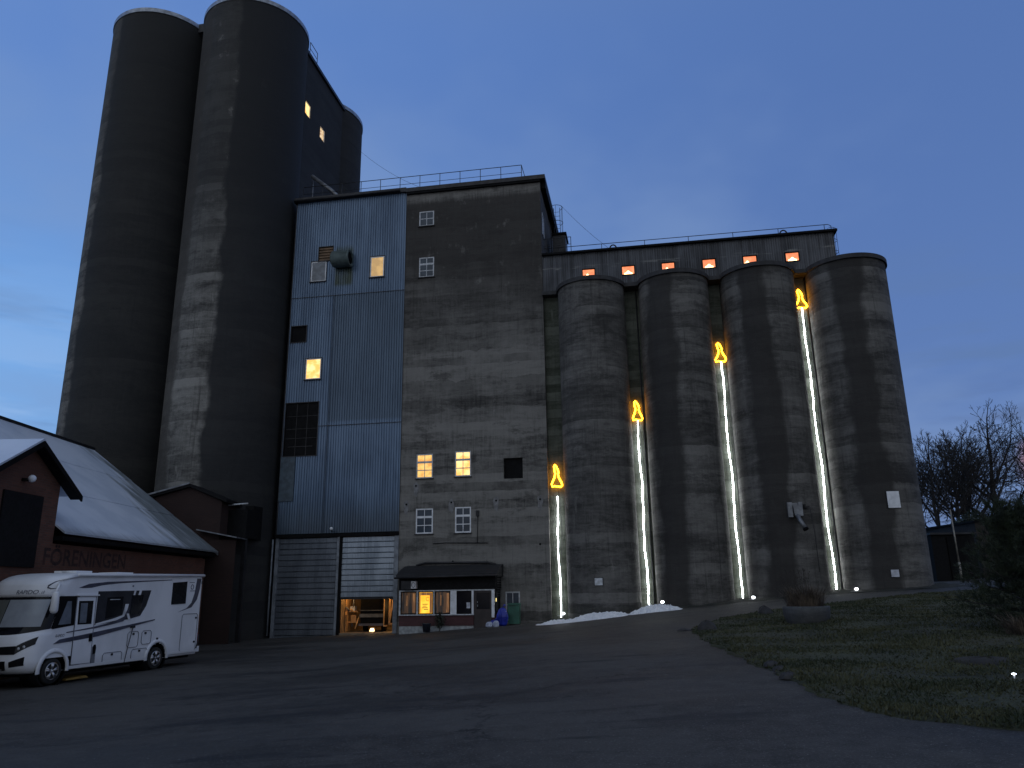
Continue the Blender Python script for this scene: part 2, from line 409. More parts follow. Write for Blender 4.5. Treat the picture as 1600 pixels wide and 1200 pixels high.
M['litb'] = emit('lit_pane_bright', (1.0, .74, .30), 1.3, (.92, .46, .10), (1.9, 1.9, 2.4), .38, .62)
M['litdim'] = emit('lit_pane_dim', (.75, .47, .17), .75, (.55, .34, .13), (2, 2, 2))
M['litw'] = emit('lit_pane_white', (.9, .68, .40), .9, (.5, .28, .12), (5, 5, 5))
M['litbrown'] = emit('lit_pane_brown', (.16, .08, .035), .30, (.02, .016, .014), (7, 7, .8), .42, .58)
M['lityel'] = emit('lit_pane_yellow', (1.0, .55, .045), 1.3, (1.0, .40, .02), (2.5, 2.5, 2), .35, .65)
M['red'] = emit('gallery_glow', (1.0, .30, .13), 1.15, (.85, .22, .09), (4, 4, 4))
M['redlamp'] = emit('gallery_lamp', (1.0, .62, .28), 4.5)
M['led'] = emit('white_led', (.92, .97, 1.0), 18.0)
M['flame'] = emit('flame_tube', (1.0, .37, .012), 14.0)
t = NT('snow_crust'); c = t.mix(t.rng(t.noise((5, 5, 5), 5, .7), .35, .65), (.74, .77, .82), (.93, .94, .96))
c = t.mix(t.math('MULTIPLY', t.rng(t.noise((9, 9, 9), 5, .75, (2, 2, 2)), .60, .68), .75), c, (.20, .20, .21)); t.bump(t.noise((14, 14, 14), 5, .8), .8, .04)
M['snow'] = t.out(c, .7)
M['bin'] = simple('green_plastic', (.02, .10, .07), .45)
M['bag'] = simple('blue_bag', (.02, .035, .32), .35)
M['bagw'] = simple('pale_bag', (.42, .46, .58), .4)
M['cable'] = simple('cable', (.01, .01, .012), .6)
M['wood'] = simple('pine_timber', (.55, .30, .12), .7, sc=2)
M['barkm'] = simple('bark', (.030, .027, .026), .9)
M['soil'] = simple('soil', (.022, .019, .016), .95)
M['stone'] = simple('rock', (.035, .034, .036), .9)
M['paper'] = simple('paper', (.5, .52, .58), .7)
M['patch'] = simple('patch_plaster', (.20, .20, .205), .9, sc=6)
M['blueseam'] = simple('blue_seam', (.03, .05, .08), .6)
M['post'] = simple('grey_post', (.20, .22, .25), .6)
# ============================================================ ground
def axis(lo, hi, near0, near1, step, far):
    a = list(np.arange(near0, near1 + 1e-6, step)); d = step
    p = near0
    left = []
    while p > lo: d *= 1.35; p -= d; left.append(max(p, lo))
    d = step; p = near1; rt = []
    while p < hi: d *= 1.35; p += d; rt.append(min(p, hi))
    return left[::-1] + a + rt
gx = axis(-900, 900, -20, 32, .8, 0); gy = axis(-300, 1600, -4, 50, .8, 0)
mb = MB(); nx, ny = len(gx), len(gy)
for y in gy:
    for x in gx: mb.v.append((x, y, gh(x, y) + .012 * math.sin(x * .9 + y * .4) * (1 if y < 60 else 0)))
for j in range(ny - 1):
    for i in range(nx - 1):
        b = j * nx + i; mb.f.append((b, b + 1, b + nx + 1, b + nx)); mb.sm.append(True)
t = NT('asphalt'); f = t.noise((.16, .16, .16), 6, .6); g = t.noise((2.5, 2.5, 2.5), 5, .7); h = t.noise((38, 38, 38), 2, .8)
c = t.mix(t.rng(t.math('ADD', t.math('MULTIPLY', f, .7), t.math('MULTIPLY', g, .3)), .42, .58), (.020, .0187, .0175), (.056, .0525, .049))
c = t.mix(t.math('MULTIPLY', t.rng(h, .54, .68), .75), c, (.125, .120, .112))
c = t.mix(t.math('MULTIPLY', t.rng(t.noise((.22, .9, .5), 6, .7, (3, 8, 0)), .54, .62), .75), c, (.013, .013, .015))
c = t.mix(t.math('MULTIPLY', t.rng(t.noise((1.1, 1.1, 1.1), 6, .7, (30, 8, 0)), .66, .70), .5), c, (.015, .015, .018))
vo = t.n.new('ShaderNodeTexVoronoi'); vo.feature = 'DISTANCE_TO_EDGE'; vo.inputs['Scale'].default_value = .22
wv = t.n.new('ShaderNodeVectorMath'); wv.operation = 'ADD'; t.l.new(t.map((1, 1, 1)), wv.inputs[0])
nz = t.n.new('ShaderNodeTexNoise'); t.l.new(t.map((.7, .7, .7)), nz.inputs['Vector']); nz.inputs['Detail'].default_value = 6; t.l.new(nz.outputs['Color'], wv.inputs[1]); t.l.new(wv.outputs[0], vo.inputs['Vector'])
cr = t.math('MULTIPLY', t.rng(vo.outputs['Distance'], .010, .002), t.rng(t.noise((.12, .12, .12), 3, .5, (7, 1, 0)), .50, .58))
c = t.mix(t.math('MULTIPLY', cr, .95), c, (.008, .008, .009))
pt = t.math('MULTIPLY', t.rng(t.noise((.09, .30, .1), 2, .4, (1, 5, 0)), .55, .57), .35)
c = t.mix(pt, c, (.070, .066, .062))
grit = t.rng(t.noise((24, 24, 24), 2, .6), .68, .72); c = t.mix(t.math('MULTIPLY', grit, .7), c, (.22, .22, .22))
t.bump(t.math('ADD', h, t.math('MULTIPLY', g, 1.2)), .55, .02)
M['asphalt'] = t.out(c, t.rng(f, .3, .7, .62, .9), 0, .35)
solo('asphalt_yard', WOR, (0, 0, 0), mb, M['asphalt'], kind='structure')
# lawn
LY = [4, 5.5, 7, 8, 8.56, 9.04, 9.66, 10.54, 12.14, 14.1, 15.4, 18, 21.2, 25.1, 28.7, 29.7, 31, 31.4, 32.1, 34]
LX = [20, 13, 8.2, 6.0, 5.23, 4.84, 4.44, 4.21, 4.31, 4.55, 4.58, 4.77, 4.97, 5.47, 7.7, 9.44, 12.4, 15, 18, 40]
random.seed(5)
def lx(y): return float(np.interp(y, LY, LX)) + .05 * math.sin(y * 3.1) + .035 * math.sin(y * 9.7 + 1)
def lawn_z(x, y): return gh(x, y) + .075 + .03 * math.sin(x * 1.3 + 2) * math.sin(y * 1.1) + .012 * math.sin(x * 4.1 + y * 3.3)
mb = MB(); rows = list(np.arange(4.1, 33.9, .15)); nc = 90
for y in rows:
    x0 = lx(y)
    mb.v.append((x0 - .03, y, gh(x0, y) - .05))
    for k in range(nc):
        x = x0 + (42 - x0) * (k / (nc - 1)) ** 2
        e = min(1, (x - x0) / .25 + .25)
        mb.v.append((x, y, gh(x, y) + (lawn_z(x, y) - gh(x, y)) * e))
nc += 1
for j in range(len(rows) - 1):
    for i in range(nc - 1):
        b = j * nc + i; mb.f.append((b, b + 1, b + nc + 1, b + nc)); mb.sm.append(True)
t = NT('lawn_ground'); f = t.noise((.45, .45, .45), 6, .65); g = t.noise((9, 9, 9), 4, .7)
c = t.mix(t.rng(t.math('ADD', t.math('MULTIPLY', f, .65), t.math('MULTIPLY', g, .35)), .40, .60), (.018, .021, .010), (.050, .054, .026))
c = t.mix(t.math('MULTIPLY', t.rng(t.noise((.25, .5, .3), 5, .6, (4, 4, 0)), .52, .64), .6), c, (.050, .047, .028))
t.bump(g, .9, .06); M['lawn'] = t.out(c, .95)
solo('lawn', WOR, (0, 0, 0), mb, M['lawn'], kind='structure')
rng = np.random.default_rng(3)
N = 150000
yy = 6.5 + 27 * rng.random(N) ** 1.25
x0 = np.array([lx(v) for v in yy]); xr = np.minimum(yy * .72 + 3.5, 40)
xx = x0 + (xr - x0) * rng.random(N)
ok = (xr > x0 + .2)
patch = np.sin(xx * 1.7 + np.sin(yy * 2.1)) + np.sin(yy * 2.3 + np.sin(xx * 1.1) * 2) + rng.normal(0, .8, N)
ok &= patch > -1.6
xx, yy = xx[ok], yy[ok]; N = len(xx)
zz = np.array([lawn_z(a, b) for a, b in zip(xx, yy)]) - .01
edge = xx - x0[ok] < .12; zz[edge] -= .03
ang = rng.random(N) * 6.283; hgt = rng.uniform(.018, .055, N) * (1 + .25 * patch[ok]).clip(.5, 1.6); wd = rng.uniform(.006, .013, N) * (1 + yy / 14)
lean = rng.uniform(.01, .06, N); la = rng.random(N) * 6.283
V = np.zeros((N, 3, 3))
V[:, 0] = np.stack([xx - np.cos(ang) * wd, yy - np.sin(ang) * wd, zz], 1)
V[:, 1] = np.stack([xx + np.cos(ang) * wd, yy + np.sin(ang) * wd, zz], 1)
V[:, 2] = np.stack([xx + np.cos(la) * lean, yy + np.sin(la) * lean, zz + hgt], 1)
t = NT('grass_blades'); f = t.noise((.8, .8, .8), 5, .7); g = t.noise((25, 25, 25), 2)
c = t.mix(t.rng(f, .38, .62), (.022, .031, .011), (.064, .066, .029)); c = t.mix(t.rng(g, .55, .75), c, (.085, .075, .042))
M['grass'] = t.out(c, .85)
put('grass', fast_mesh('grass', V.reshape(-1, 3), np.arange(N * 3).reshape(-1, 3), M['grass']), label='short winter grass covering the lawn', cat='grass', kind='stuff')

# ============================================================ tall dark silos
def silo(o, r, ztop, mat, rimm, label, group, rim_h=.35, rim_o=.07, seg=72, name='silo'):
    s = thing(name, FAC, o, label, 'silo', group)
    g = -1.5 - o[2]
    prof = [(r, g)] + [(r, z) for z in np.linspace(0, ztop - rim_h, 24)]
    mb = MB().lathe(o[0], o[1], [(a, b + o[2]) for a, b in prof], seg)
    part('shaft', mb, mat, s)
    mb = MB().lathe(o[0], o[1], [(r - .3, ztop - rim_h - .01 + o[2]), (r + rim_o, ztop - rim_h - .01 + o[2]), (r + rim_o, ztop + o[2]), (r - .2, ztop + o[2]), (.001, ztop + .25 + o[2])], seg, False)
    part('rim', mb, rimm, s)
    return s
TG = 'tall dark concrete silos on the left'
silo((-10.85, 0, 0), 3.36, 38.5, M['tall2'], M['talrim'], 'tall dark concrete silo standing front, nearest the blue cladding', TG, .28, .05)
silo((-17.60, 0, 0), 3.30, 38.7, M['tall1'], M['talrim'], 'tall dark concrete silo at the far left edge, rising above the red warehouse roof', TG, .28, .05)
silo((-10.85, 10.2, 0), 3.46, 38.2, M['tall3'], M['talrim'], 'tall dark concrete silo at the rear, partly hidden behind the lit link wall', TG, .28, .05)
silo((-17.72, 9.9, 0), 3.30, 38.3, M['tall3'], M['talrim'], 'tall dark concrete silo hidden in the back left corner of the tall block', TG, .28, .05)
lk = thing('link_wall', FAC, (-8.0, 4.9, 0), 'dark concrete wall joining two tall silos with two lit windows near its top', 'building')
Hn = [(1.95, 2.85, 33.25, 34.3), (4.45, 5.35, 32.95, 33.95)]
body = MB()
for (y0, y1, z0, z1) in [(1.2, 1.95, -1, 37.7), (2.85, 4.45, -1, 37.7), (5.35, 8.8, -1, 37.7), (1.95, 2.85, -1, 33.25), (1.95, 2.85, 34.3, 37.7), (4.45, 5.35, -1, 32.95), (4.45, 5.35, 33.95, 37.7)]:
    body.box(-8.25, -8.0, y0, y1, z0, z1)
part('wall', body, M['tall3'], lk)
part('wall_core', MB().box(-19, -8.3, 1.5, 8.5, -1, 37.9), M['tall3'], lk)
part('roof_edge', MB().box(-8.5, -7.86, 1.4, 8.6, 37.71, 37.95), M['dark'], lk)
part('bridge_roof', MB().box(-15.4, -13.2, -1.2, 1.4, 38.1, 38.75), M['dark'], lk)
for i, (y0, y1, z0, z1) in enumerate(Hn):
    w = part('window', MB().box(-8.12, -8.06, y0, y0 + .06, z0, z1).box(-8.12, -8.06, y1 - .06, y1, z0, z1).box(-8.12, -8.06, y0 + .06, y1 - .06, z0, z0 + .06).box(-8.12, -8.06, y0 + .06, y1 - .06, z1 - .06, z1), M['white'], lk)
    part('pane', MB().box(-8.18, -8.15, y0, y1, z0, z1), M['litb' if i == 0 else 'litw'], w)
rl = MB()
for y in (2.0, 3.2): rl.tube([(-7.95, y, 37.9), (-7.95, y, 38.9)], .025, 6)
rl.tube([(-7.95, 2.0, 38.9), (-7.95, 3.2, 38.9)], .025, 6).tube([(-7.95, 2.0, 38.4), (-7.95, 3.2, 38.4)], .02, 6)
part('railing', rl, M['dark'], lk)
mb = MB().tube([(-6.7, .9, 27.6), (-5.4, .9, 26.5), (-4.3, .9, 25.35)], .13, 10).tube([(-6.6, .9, 25.3), (-6.6, .9, 27.4)], .03, 6)
solo('roof_pipe', FAC, (-4.3, .9, 25.3), mb, M['steel'], 'thick slanting pipe on the flat roof against the dark tall silo', 'pipe')

# ============================================================ window helper
def window(parent, x0, x1, z0, z1, y, cols=2, rows=(.33, .66), pane='glass', fm='white', fw=.07, mw=.038, sill=True, name='window', tilt=None):
    y -= .04; f = MB(); d0, d1 = y, y + .06
    f.box(x0, x0 + fw, d0, d1, z0, z1).box(x1 - fw, x1, d0, d1, z0, z1).box(x0 + fw, x1 - fw, d0, d1, z0, z0 + fw).box(x0 + fw, x1 - fw, d0, d1, z1 - fw, z1)
    prev = z0 + fw; H = z1 - z0
    bars = sorted(z0 + H * r for r in rows)
    for i, zb in enumerate(bars):
        hw = mw * 1.5 if abs((zb - z0) / H - .66) < .02 else mw * .6
        f.box(x0 + fw, x1 - fw, d0 + .006, d1 - .006, zb - hw, zb + hw)
    for c in range(1, cols):
        xm = x0 + (x1 - x0) * c / cols; f.box(xm - mw / 2, xm + mw / 2, d0 + .01, d1 - .01, z0 + fw, z1 - fw)
    w = part(name, f, M[fm], parent)
    part('pane', MB().box(x0 + .01, x1 - .01, d1 - .045, d1 - .03, z0 + .01, z1 - .01), M[pane], w)
    if sill: part('sill', MB().box(x0 - .05, x1 + .05, y - .10, y - .004, z0 - .05, z0 - .005), M['dark'], w)
    return w
# ============================================================ concrete tower
tw = thing('concrete_tower', FAC, (0, 0, 0), 'tall square weathered concrete building between the blue cladding and the row of silos', 'building')
TWN = [(.80, 1.72, 22.85, 23.83), (.84, 1.76, 19.53, 20.80), (.90, 1.84, 7.60, 8.95), (3.09, 3.99, 7.62, 9.02), (5.80, 6.85, 7.40, 8.53), (.92, 1.88, 4.60, 5.95), (3.11, 3.99, 4.60, 5.97)]
KD = [(5.82, 6.58, .08, 1.52)]
mb = MB(); mb.sheet([0, 2, 4, 6, 8.2], list(np.arange(-1.5, 25.2, 2.0)) + [25.15], TWN + KD, lambda x, z: 0.0, .22)
mb.box(0, 8.2, .225, 13.2, -1.5, 25.15)
mb.face([(0, 0, -1.5), (0, 0, 25.15), (0, .225, 25.15), (0, .225, -1.5)]).face([(8.2, 0, -1.5), (8.2, .225, -1.5), (8.2, .225, 25.15), (8.2, 0, 25.15)]).face([(0, 0, 25.15), (8.2, 0, 25.15), (8.2, .225, 25.15), (0, .225, 25.15)])
part('wall', mb, M['tower'], tw)
part('roof', MB().box(-.02, 8.52, -.2, 13.5, 25.16, 25.42), M['dark'], tw)
part('roof_fascia', MB().box(8.215, 8.50, .2, 13.4, 24.72, 25.155).box(.0, 8.215, -.16, -.01, 25.02, 25.155), M['black'], tw)
window(tw, *TWN[0], .05, 2, (.5,), 'glass', 'lead'); window(tw, *TWN[1], .05, 2, (.33, .66), 'glass', 'lead')
window(tw, *TWN[2], .05, 2, (.33, .66), 'lit', 'lead'); window(tw, *TWN[3], .05, 2, (.33, .66), 'litb', 'lead')
window(tw, *TWN[5], .05, 2, (.33, .66), 'glass', 'white'); window(tw, *TWN[6], .05, 2, (.33, .66), 'glass', 'white')
part('dark_opening', MB().box(5.81, 6.84, .17, .215, 7.41, 8.52), M['black'], tw, 'square black boarded opening')
window(tw, *KD[0], .05, 2, (.55,), 'glass', 'lead', fw=.07, sill=False)
# small framed window on the right flank
f = MB().box(8.206, 8.24, .5, .56, 21.9, 23.3).box(8.206, 8.24, 1.2, 1.26, 21.9, 23.3).box(8.206, 8.24, .56, 1.2, 21.9, 21.96).box(8.206, 8.24, .56, 1.2, 23.24, 23.3)
w = part('window', f, M['lead'], tw); part('pane', MB().box(8.203, 8.215, .56, 1.2, 21.96, 23.24), M['glass'], w)
for u, z in ((.37, 6.2), (2.9, 6.23), (5.37, 6.25), (7.75, 6.24), (3.0, 3.1), (.9, 7.2), (7.7, 3.9)):
    big = z > 6
    part('tie_hole', MB().disc((u, 0, z), 'y', [(.001, -.006), (.055, -.006), (.06, .0), (.001, .0)], 10), M['black'], tw)
    if big:
        pts = [(u + .15 * math.cos(a) * (1 + .2 * math.sin(3 * a + u)), z - .07 + (.28 if math.sin(a) > 0 else .5) * math.sin(a) * (1 + .15 * math.cos(5 * a))) for a in np.linspace(0, 2 * math.pi, 18)[:-1]]
        part('plaster_patch', MB().prism(pts, -.003, .0), M['patch'], tw)
part('conduit', MB().tube([(1.9, -.03, 4.06), (2.6, -.035, 4.09), (4.9, -.03, 4.03)], .022, 6).tube([(4.35, -.03, 4.05), (4.37, -.03, 5.7)], .018, 6).box(4.28, 4.44, -.1, -.005, 5.45, 5.75), M['cable'], tw)
# roof rail shared by tower and blue building
rl = MB()
us = list(np.arange(-6.9, 8.0, 1.27))
for u in us: rl.tube([(u, .25, 25.4), (u, .25, 26.45)], .022, 6)
rl.tube([(us[0], .25, 26.45), (us[-1], .25, 26.45)], .022, 6).tube([(us[0], .25, 25.95), (us[-1], .25, 25.95)], .015, 6)
rl.tube([(us[-1], .25, 26.45), (us[-1], 5, 26.45)], .022, 6)
for y in (2, 4): rl.tube([(us[-1], y, 25.4), (us[-1], y, 26.45)], .022, 6)
part('roof_railing', rl, M['dark'], tw)
# stack and caged ladder on the gallery roof behind the tower
lh = thing('lift_housing', FAC, (8.9, 3.3, 20.3), 'small dark rooftop housing beside the tower flank on the gallery roof', 'housing')
part('body', MB().box(8.55, 9.35, 3.0, 4.3, 20.3, 22.95), M['dark'], lh); part('cap', MB().box(8.5, 9.42, 2.92, 4.4, 22.96, 23.1), M['black'], lh)
cl = MB(); n0 = 5.2
for u in (8.45, 8.85): cl.tube([(u, n0, 20.3), (u, n0, 26.0)], .02, 6)
for z in np.arange(20.6, 26, .3): cl.tube([(8.45, n0, z), (8.85, n0, z)], .012, 5)
for z in (22.6, 23.6, 24.7, 25.8):
    cl.tube([(8.65 + .42 * math.cos(a), n0 - .4 + .42 * math.sin(a), z) for a in np.linspace(-4.2, 1.1, 14)], .018, 5)
for a in (-3.6, -2.6, -1.57, -.5, .4): cl.tube([(8.65 + .42 * math.cos(a), n0 - .4 + .42 * math.sin(a), 22.6) , (8.65 + .42 * math.cos(a), n0 - .4 + .42 * math.sin(a), 25.8)], .012, 5)
solo('caged_ladder', FAC, (8.65, n0, 20.3), cl, M['dark'], 'caged steel ladder climbing the tower flank above the gallery roof', 'ladder')

# ============================================================ blue clad building with doors
bb = thing('blue_building', FAC, (-7.2, 0, 0), 'building clad in blue corrugated steel above two tall grey doors', 'building')
BH = [(-5.52, -4.61, 21.12, 22.06), (-5.97, -4.99, 19.81, 21.12), (-2.2, -1.32, 19.79, 21.12), (-7.0, -6.04, 16.02, 17.02), (-5.97, -4.99, 13.66, 14.94), (-7.02, -5.02, 9.17, 12.28)]
P_ = .150; xs = []; off = {}
k = 0; u = -7.1
while u < -.04:
    for dx, d in ((0, 0), (.34 * P_, 0), (.46 * P_, 1), (.80 * P_, 1), (.92 * P_, 0)):
        if u + dx < -.03: xs.append(round(u + dx, 4)); off[round(u + dx, 4)] = d
    u += P_
xs.append(-.02)
def corr(x, z, o=0): 
    k = (x + 7.1) / P_ % 1.0
    if k < .339: d = 0
    elif k < .46: d = (k - .34) / .12
    elif k < .80: d = 1
    elif k < .92: d = 1 - (k - .80) / .12
    else: d = 0
    return d * .045 + o
mb = MB()
mb.sheet(xs, [4.78, 7, 10.86], [h for h in [(-7.02, -5.02, 9.17, 10.86)]], lambda x, z: corr(x, z, .0))
mb.sheet(xs, [10.84, 14, 18.84], [(-7.02, -5.02, 10.84, 12.28)] + [BH[4], BH[3]], lambda x, z: corr(x, z, -.012 if z < 18 else -.0115))
mb.sheet(xs, [18.82, 22, 25.2], BH[:3], lambda x, z: corr(x, z, -.024))
part('cladding', mb, M['blue'], bb, fix=False)
trim = MB()
for (a, c, z0, z1) in BH:
    trim.box(a - .04, a, -.035, .12, z0 - .04, z1 + .04).box(c, c + .04, -.035, .12, z0 - .04, z1 + .04).box(a, c, -.035, .12, z0 - .04, z0).box(a, c, -.035, .12, z1, z1 + .04)
trim.box(-7.16, -7.1, -.03, .14, 4.7, 25.2).box(-.025, -.003, -.03, .14, 4.7, 25.2)
part('trim', trim, M['dark'], bb)
for z in (10.85, 18.83): part('sheet_joint', MB().box(-7.09 if z > 11 else -5.0, -.03, -.034, -.026, z - .018, z + .012), M['dark'], bb)
part('sheet_joint', MB().box(-4.42, -4.385, -.032, -.014, 4.8, 18.8), M['blueseam'], bb)
part('body', MB().box(-7.15, -.005, .14, 8, 4.78, 25.15).box(-7.15, -3.42, .2, 8, -1.5, 4.775), M['black'], bb)
part('roof', MB().box(-7.3, -.03, -.16, 8.2, 25.21, 25.5), M['dark'], bb)
part('gutter', MB().tube([(-7.25, -.24, 25.25), (-.4, -.24, 25.3)], .08, 8), M['dark'], bb)
w = window(bb, *BH[1], .03, 1, (), 'frost', 'white'); window(bb, *BH[2], .03, 1, (), 'litdim', 'white'); window(bb, *BH[4], .03, 1, (), 'litb', 'white')
lv = MB(); lv.box(-5.5, -4.63, .07, .1, 21.13, 22.05)
for i in range(5): lv.box(-5.5, -4.63, .0, .06, 21.17 + i * .18, 21.17 + i * .18 + .10)
part('louvre', lv, simple('rusty_louvre', (.16, .10, .055), .7), bb, 'rust brown slatted louvre')
part('dark_opening', MB().box(-7.0, -6.04, .09, .13, 16.02, 17.02), M['black'], bb)
w = part('large_window', MB().box(-7.0, -5.04, .06, .1, 9.2, 12.26), M['black'], bb, 'large black window with thin bars')
gb = MB()
for u in (-6.35, -5.7): gb.box(u - .012, u + .012, .04, .058, 9.2, 12.26)
for z in (10.2, 10.75, 11.5): gb.box(-7.0, -5.04, .035, .056, z - .01, z + .01)
gb.box(-6.8, -5.3, .03, .05, 9.7, 9.73); part('bars', gb, M['dark'], w)
part('flat_panel', MB().box(-7.12, -6.25, -.05, -.006, 6.6, 9.12), simple('dull_blue_panel', (.05, .075, .10), .6), bb)
dh = MB().disc((-3.9, -.36, 21.0), 'x', [(.001, -.56), (.44, -.56), (.50, -.50), (.50, .50), (.53, .52), (.53, .58), (.40, .58), (.38, .2), (.001, .2)], 24).box(-4.3, -3.5, -.4, -.02, 20.6, 21.4)
part('exhaust_hood', dh, simple('weathered_hood', (.10, .13, .125), .5, .3), bb)
part('exhaust_mouth', MB().disc((-3.9, -.36, 21.0), 'x', [(.001, .5), (.39, .5), (.39, .48), (.001, .48)], 24), M['black'], bb)
# doors
part('lintel', MB().box(-7.15, -.003, -.12, .12, 4.56, 4.74), M['black'], bb)
for a_, b_ in ((-7.1, -6.92), (-3.5, -3.37), (-.24, -.005)): part('door_post', MB().box(a_, b_, -.06, .14, -1.5, 4.56), M['post'], bb)
part('door_post', MB().box(-3.365, -3.2, -.04, .14, -1.5, 4.56), M['black'], bb)
def secdoor(x0, x1, z0, z1, mat, sh, ribs, label):
    d = MB(); n = int(round((z1 - z0) / sh)); st = (z1 - z0) / n
    for i in range(n):
        a = z0 + i * st; d.prism([(.06, a + .004), (.0, a + .03), (.0, a + st - .03), (.06, a + st - .004)], x0, x1, 'x') 
    for i in range(n): pass
    o = part('door', d, mat, bb, label); part('backing', MB().box(x0, x1, .055, .07, z0, z1), M['black'] if label[0] == 'p' else mat, o)
    if ribs:
        r = MB(); k = int((x1 - x0) / .20)
        for i in range(n):
            for j in range(k):
                xa = x0 + .04 + j * (x1 - x0 - .08) / k; r.box(xa + .012, xa + (x1 - x0 - .08) / k - .012, -.012, .001, z0 + i * st + .04, z0 + (i + 1) * st - .04)
        part('door_panels', r, mat, o)
secdoor(-6.92, -3.5, -.9, 4.54, M['door1'], .30, True, 'closed grey sectional door')
secdoor(-3.2, -.24, 1.33, 4.54, M['door2'], .30, True, 'pale sectional door raised above a lit opening')
part('bottom_rail', MB().box(-3.2, -.26, -.02, .07, 1.24, 1.33), M['dark'], bb)
# lit interior behind the raised door
rm = MB()
rm.box(-3.4, -3.28, .21, 7.9, -.9, 4.5).box(-.16, -.01, .21, 7.9, -.9, 4.5).box(-3.28, -.16, 7.8, 7.9, -.9, 4.5).box(-3.28, -.16, .21, 7.8, 4.5, 4.6)
part('garage_walls', rm, simple('ochre_wall', (.30, .20, .11), .8), bb)
part('garage_floor', MB().box(-3.28, -.16, .0, 7.8, -.9, -.485), simple('garage_floor', (.22, .17, .12), .6), bb)
for (u, n, z, e) in ((-.45, .42, 1.75, 34), (-2.95, .42, 1.75, 26), (-1.7, 5.5, 3.6, 60), (-.62, 1.9, .9, 14)):
    L = D.objects.new('garage_lamp', D.lights.new('garage_lamp', 'POINT')); COL.objects.link(L); L.data.energy = e; L.data.color = (1, .62, .25); L.data.shadow_soft_size = .08
    L.location = FAC @ Vector((u, n, z))
tr = thing('parked_trailer', FAC, (-1.75, 1.3, -.48), 'dark trailer with grey side rails parked inside the half open lit doorway', 'trailer')
part('body', MB().box(-2.42, -1.12, 1.0, 3.6, -.15, 1.6), M['black'], tr)
part('rail', MB().box(-2.44, -1.10, .94, .995, .28, .46).box(-2.44, -1.10, .94, .995, .62, .66), simple('grey_rail', (.12, .12, .12), .5), tr)
part('bumper', MB().box(-2.46, -1.08, .90, .99, -.16, -.04), simple('bumper_grey', (.09, .085, .10), .5), tr)
for u in (-2.3, -1.25): part('wheel', MB().disc((u, 1.6, -.27), 'x', [(.001, -.1), (.2, -.1), (.2, .1), (.001, .1)], 16), M['black'], tr)
random.seed(11)
fr = thing('timber_frame', FAC, (-.7, 1.2, -.48), 'orange lit timber frame with a slanted brace inside the open doorway', 'frame')
part('post', MB().box(-.78, -.68, .9, .98, -.1, 1.7), M['wood'], fr); part('post', MB().box(-.5, -.45, 1.0, 1.06, -.1, 1.7), M['wood'], fr); part('post', MB().box(-1.03, -.99, .8, .85, -.2, 1.7), M['wood'], fr)
part('brace', MB().prism([(-.74, .05), (-.66, .05), (-.42, 1.55), (-.50, 1.55)], .86, .9), M['wood'], fr)
part('rail', MB().box(-.68, -.5, .9, .96, -.1, -.02), M['wood'], fr); part('rail', MB().box(-.985, -.82, .8, .86, -.2, -.12), M['wood'], fr)
pl = thing('stacked_tools', FAC, (-2.95, 1.1, -.48), 'jumble of tools and poles leaning at the left of the open doorway', 'tools')
for i in range(9):
    u = -3.15 + .6 * random.random(); z = -.3 + random.random() * 1.3
    part('tool', MB().tube([(u, .7 + random.random() * .8, z), (u + random.uniform(-.15, .15), .8 + random.random() * .6, z + random.uniform(.15, .6))], random.uniform(.02, .06), 7), M['wood' if i % 2 else 'steel'], pl)
part('shelf', MB().box(-3.24, -3.16, .9, 1.5, -.45, 1.9).box(-3.16, -2.62, 1.1, 1.5, .55, .6).box(-3.16, -2.62, 1.1, 1.5, .0, .05), M['wood'], pl)
part('box', MB().box(-3.05, -2.78, 1.1, 1.4, .62, .86), M['paper'], pl); part('box', MB().box(-3.0, -2.7, 1.1, 1.4, .06, .4), M['wood'], pl)
wl_ = thing('work_lamp', FAC, (-1.55, .35, -.42), 'small yellow lit work lamp on the floor of the open doorway', 'lamp')
part('lens', MB().prism([(-1.62, -.42), (-1.38, -.42), (-1.42, -.26), (-1.56, -.26)], .3, .42), M['redlamp'], wl_); part('housing', MB().box(-1.64, -1.36, .43, .5, -.45, -.24), M['dark'], wl_)
# globe lamp over the doors
gl = thing('wall_lamp', FAC, (-3.78, -.15, 4.9), 'small round white lamp under the blue cladding between the two doors', 'lamp')
part('globe', MB().lathe(-3.78, -.3, [(.09 * math.cos(a) + .001, 4.99 + .09 * math.sin(a)) for a in np.linspace(-1.57, 1.57, 9)], 12), M['white'], gl)
part('bracket', MB().tube([(-3.78, -.03, 4.86), (-3.78, -.2, 4.84), (-3.78, -.3, 4.89)], .022, 6), M['black'], gl)
# ============================================================ kiosk
kk = thing('gatehouse', FAC, (3.0, -.8, -.4), 'low dark gatehouse with a lit yellow window and a brick base against the tower foot', 'building')
F0 = -1.6
part('plinth', MB().box(.62, 4.46, F0 + .03, -.01, -1.4, -.08), M['plinth'], kk)
part('brick_wall', MB().box(.6, 4.48, F0, -.01, -.078, .42).box(5.42, 5.56, F0, -.01, -1, .42), M['kbrick'], kk)
part('side_wall', MB().box(5.44, 5.55, F0 + .12, -.01, .425, 2.2), M['boards'], kk); part('side_wall', MB().box(.6, .68, F0 + .1, -.01, .425, 2.2), M['boards'], kk)
part('back_wall', MB().box(.7, 5.42, -.3, -.012, -.3, 2.2), simple('kiosk_interior', (.10, .08, .06), .8), kk)
part('fascia', MB().box(.58, 5.6, F0 - .02, F0 + .08, 1.66, 2.28).box(5.5, 5.6, F0 + .085, -.01, 1.66, 2.28), M['boards'], kk)
rf = MB(); arc = [(-1.95, 2.30), (-1.9, 2.42), (-1.5, 2.58), (-1.0, 2.74), (-.5, 2.86), (-.01, 2.92), (-.01, 2.30)]
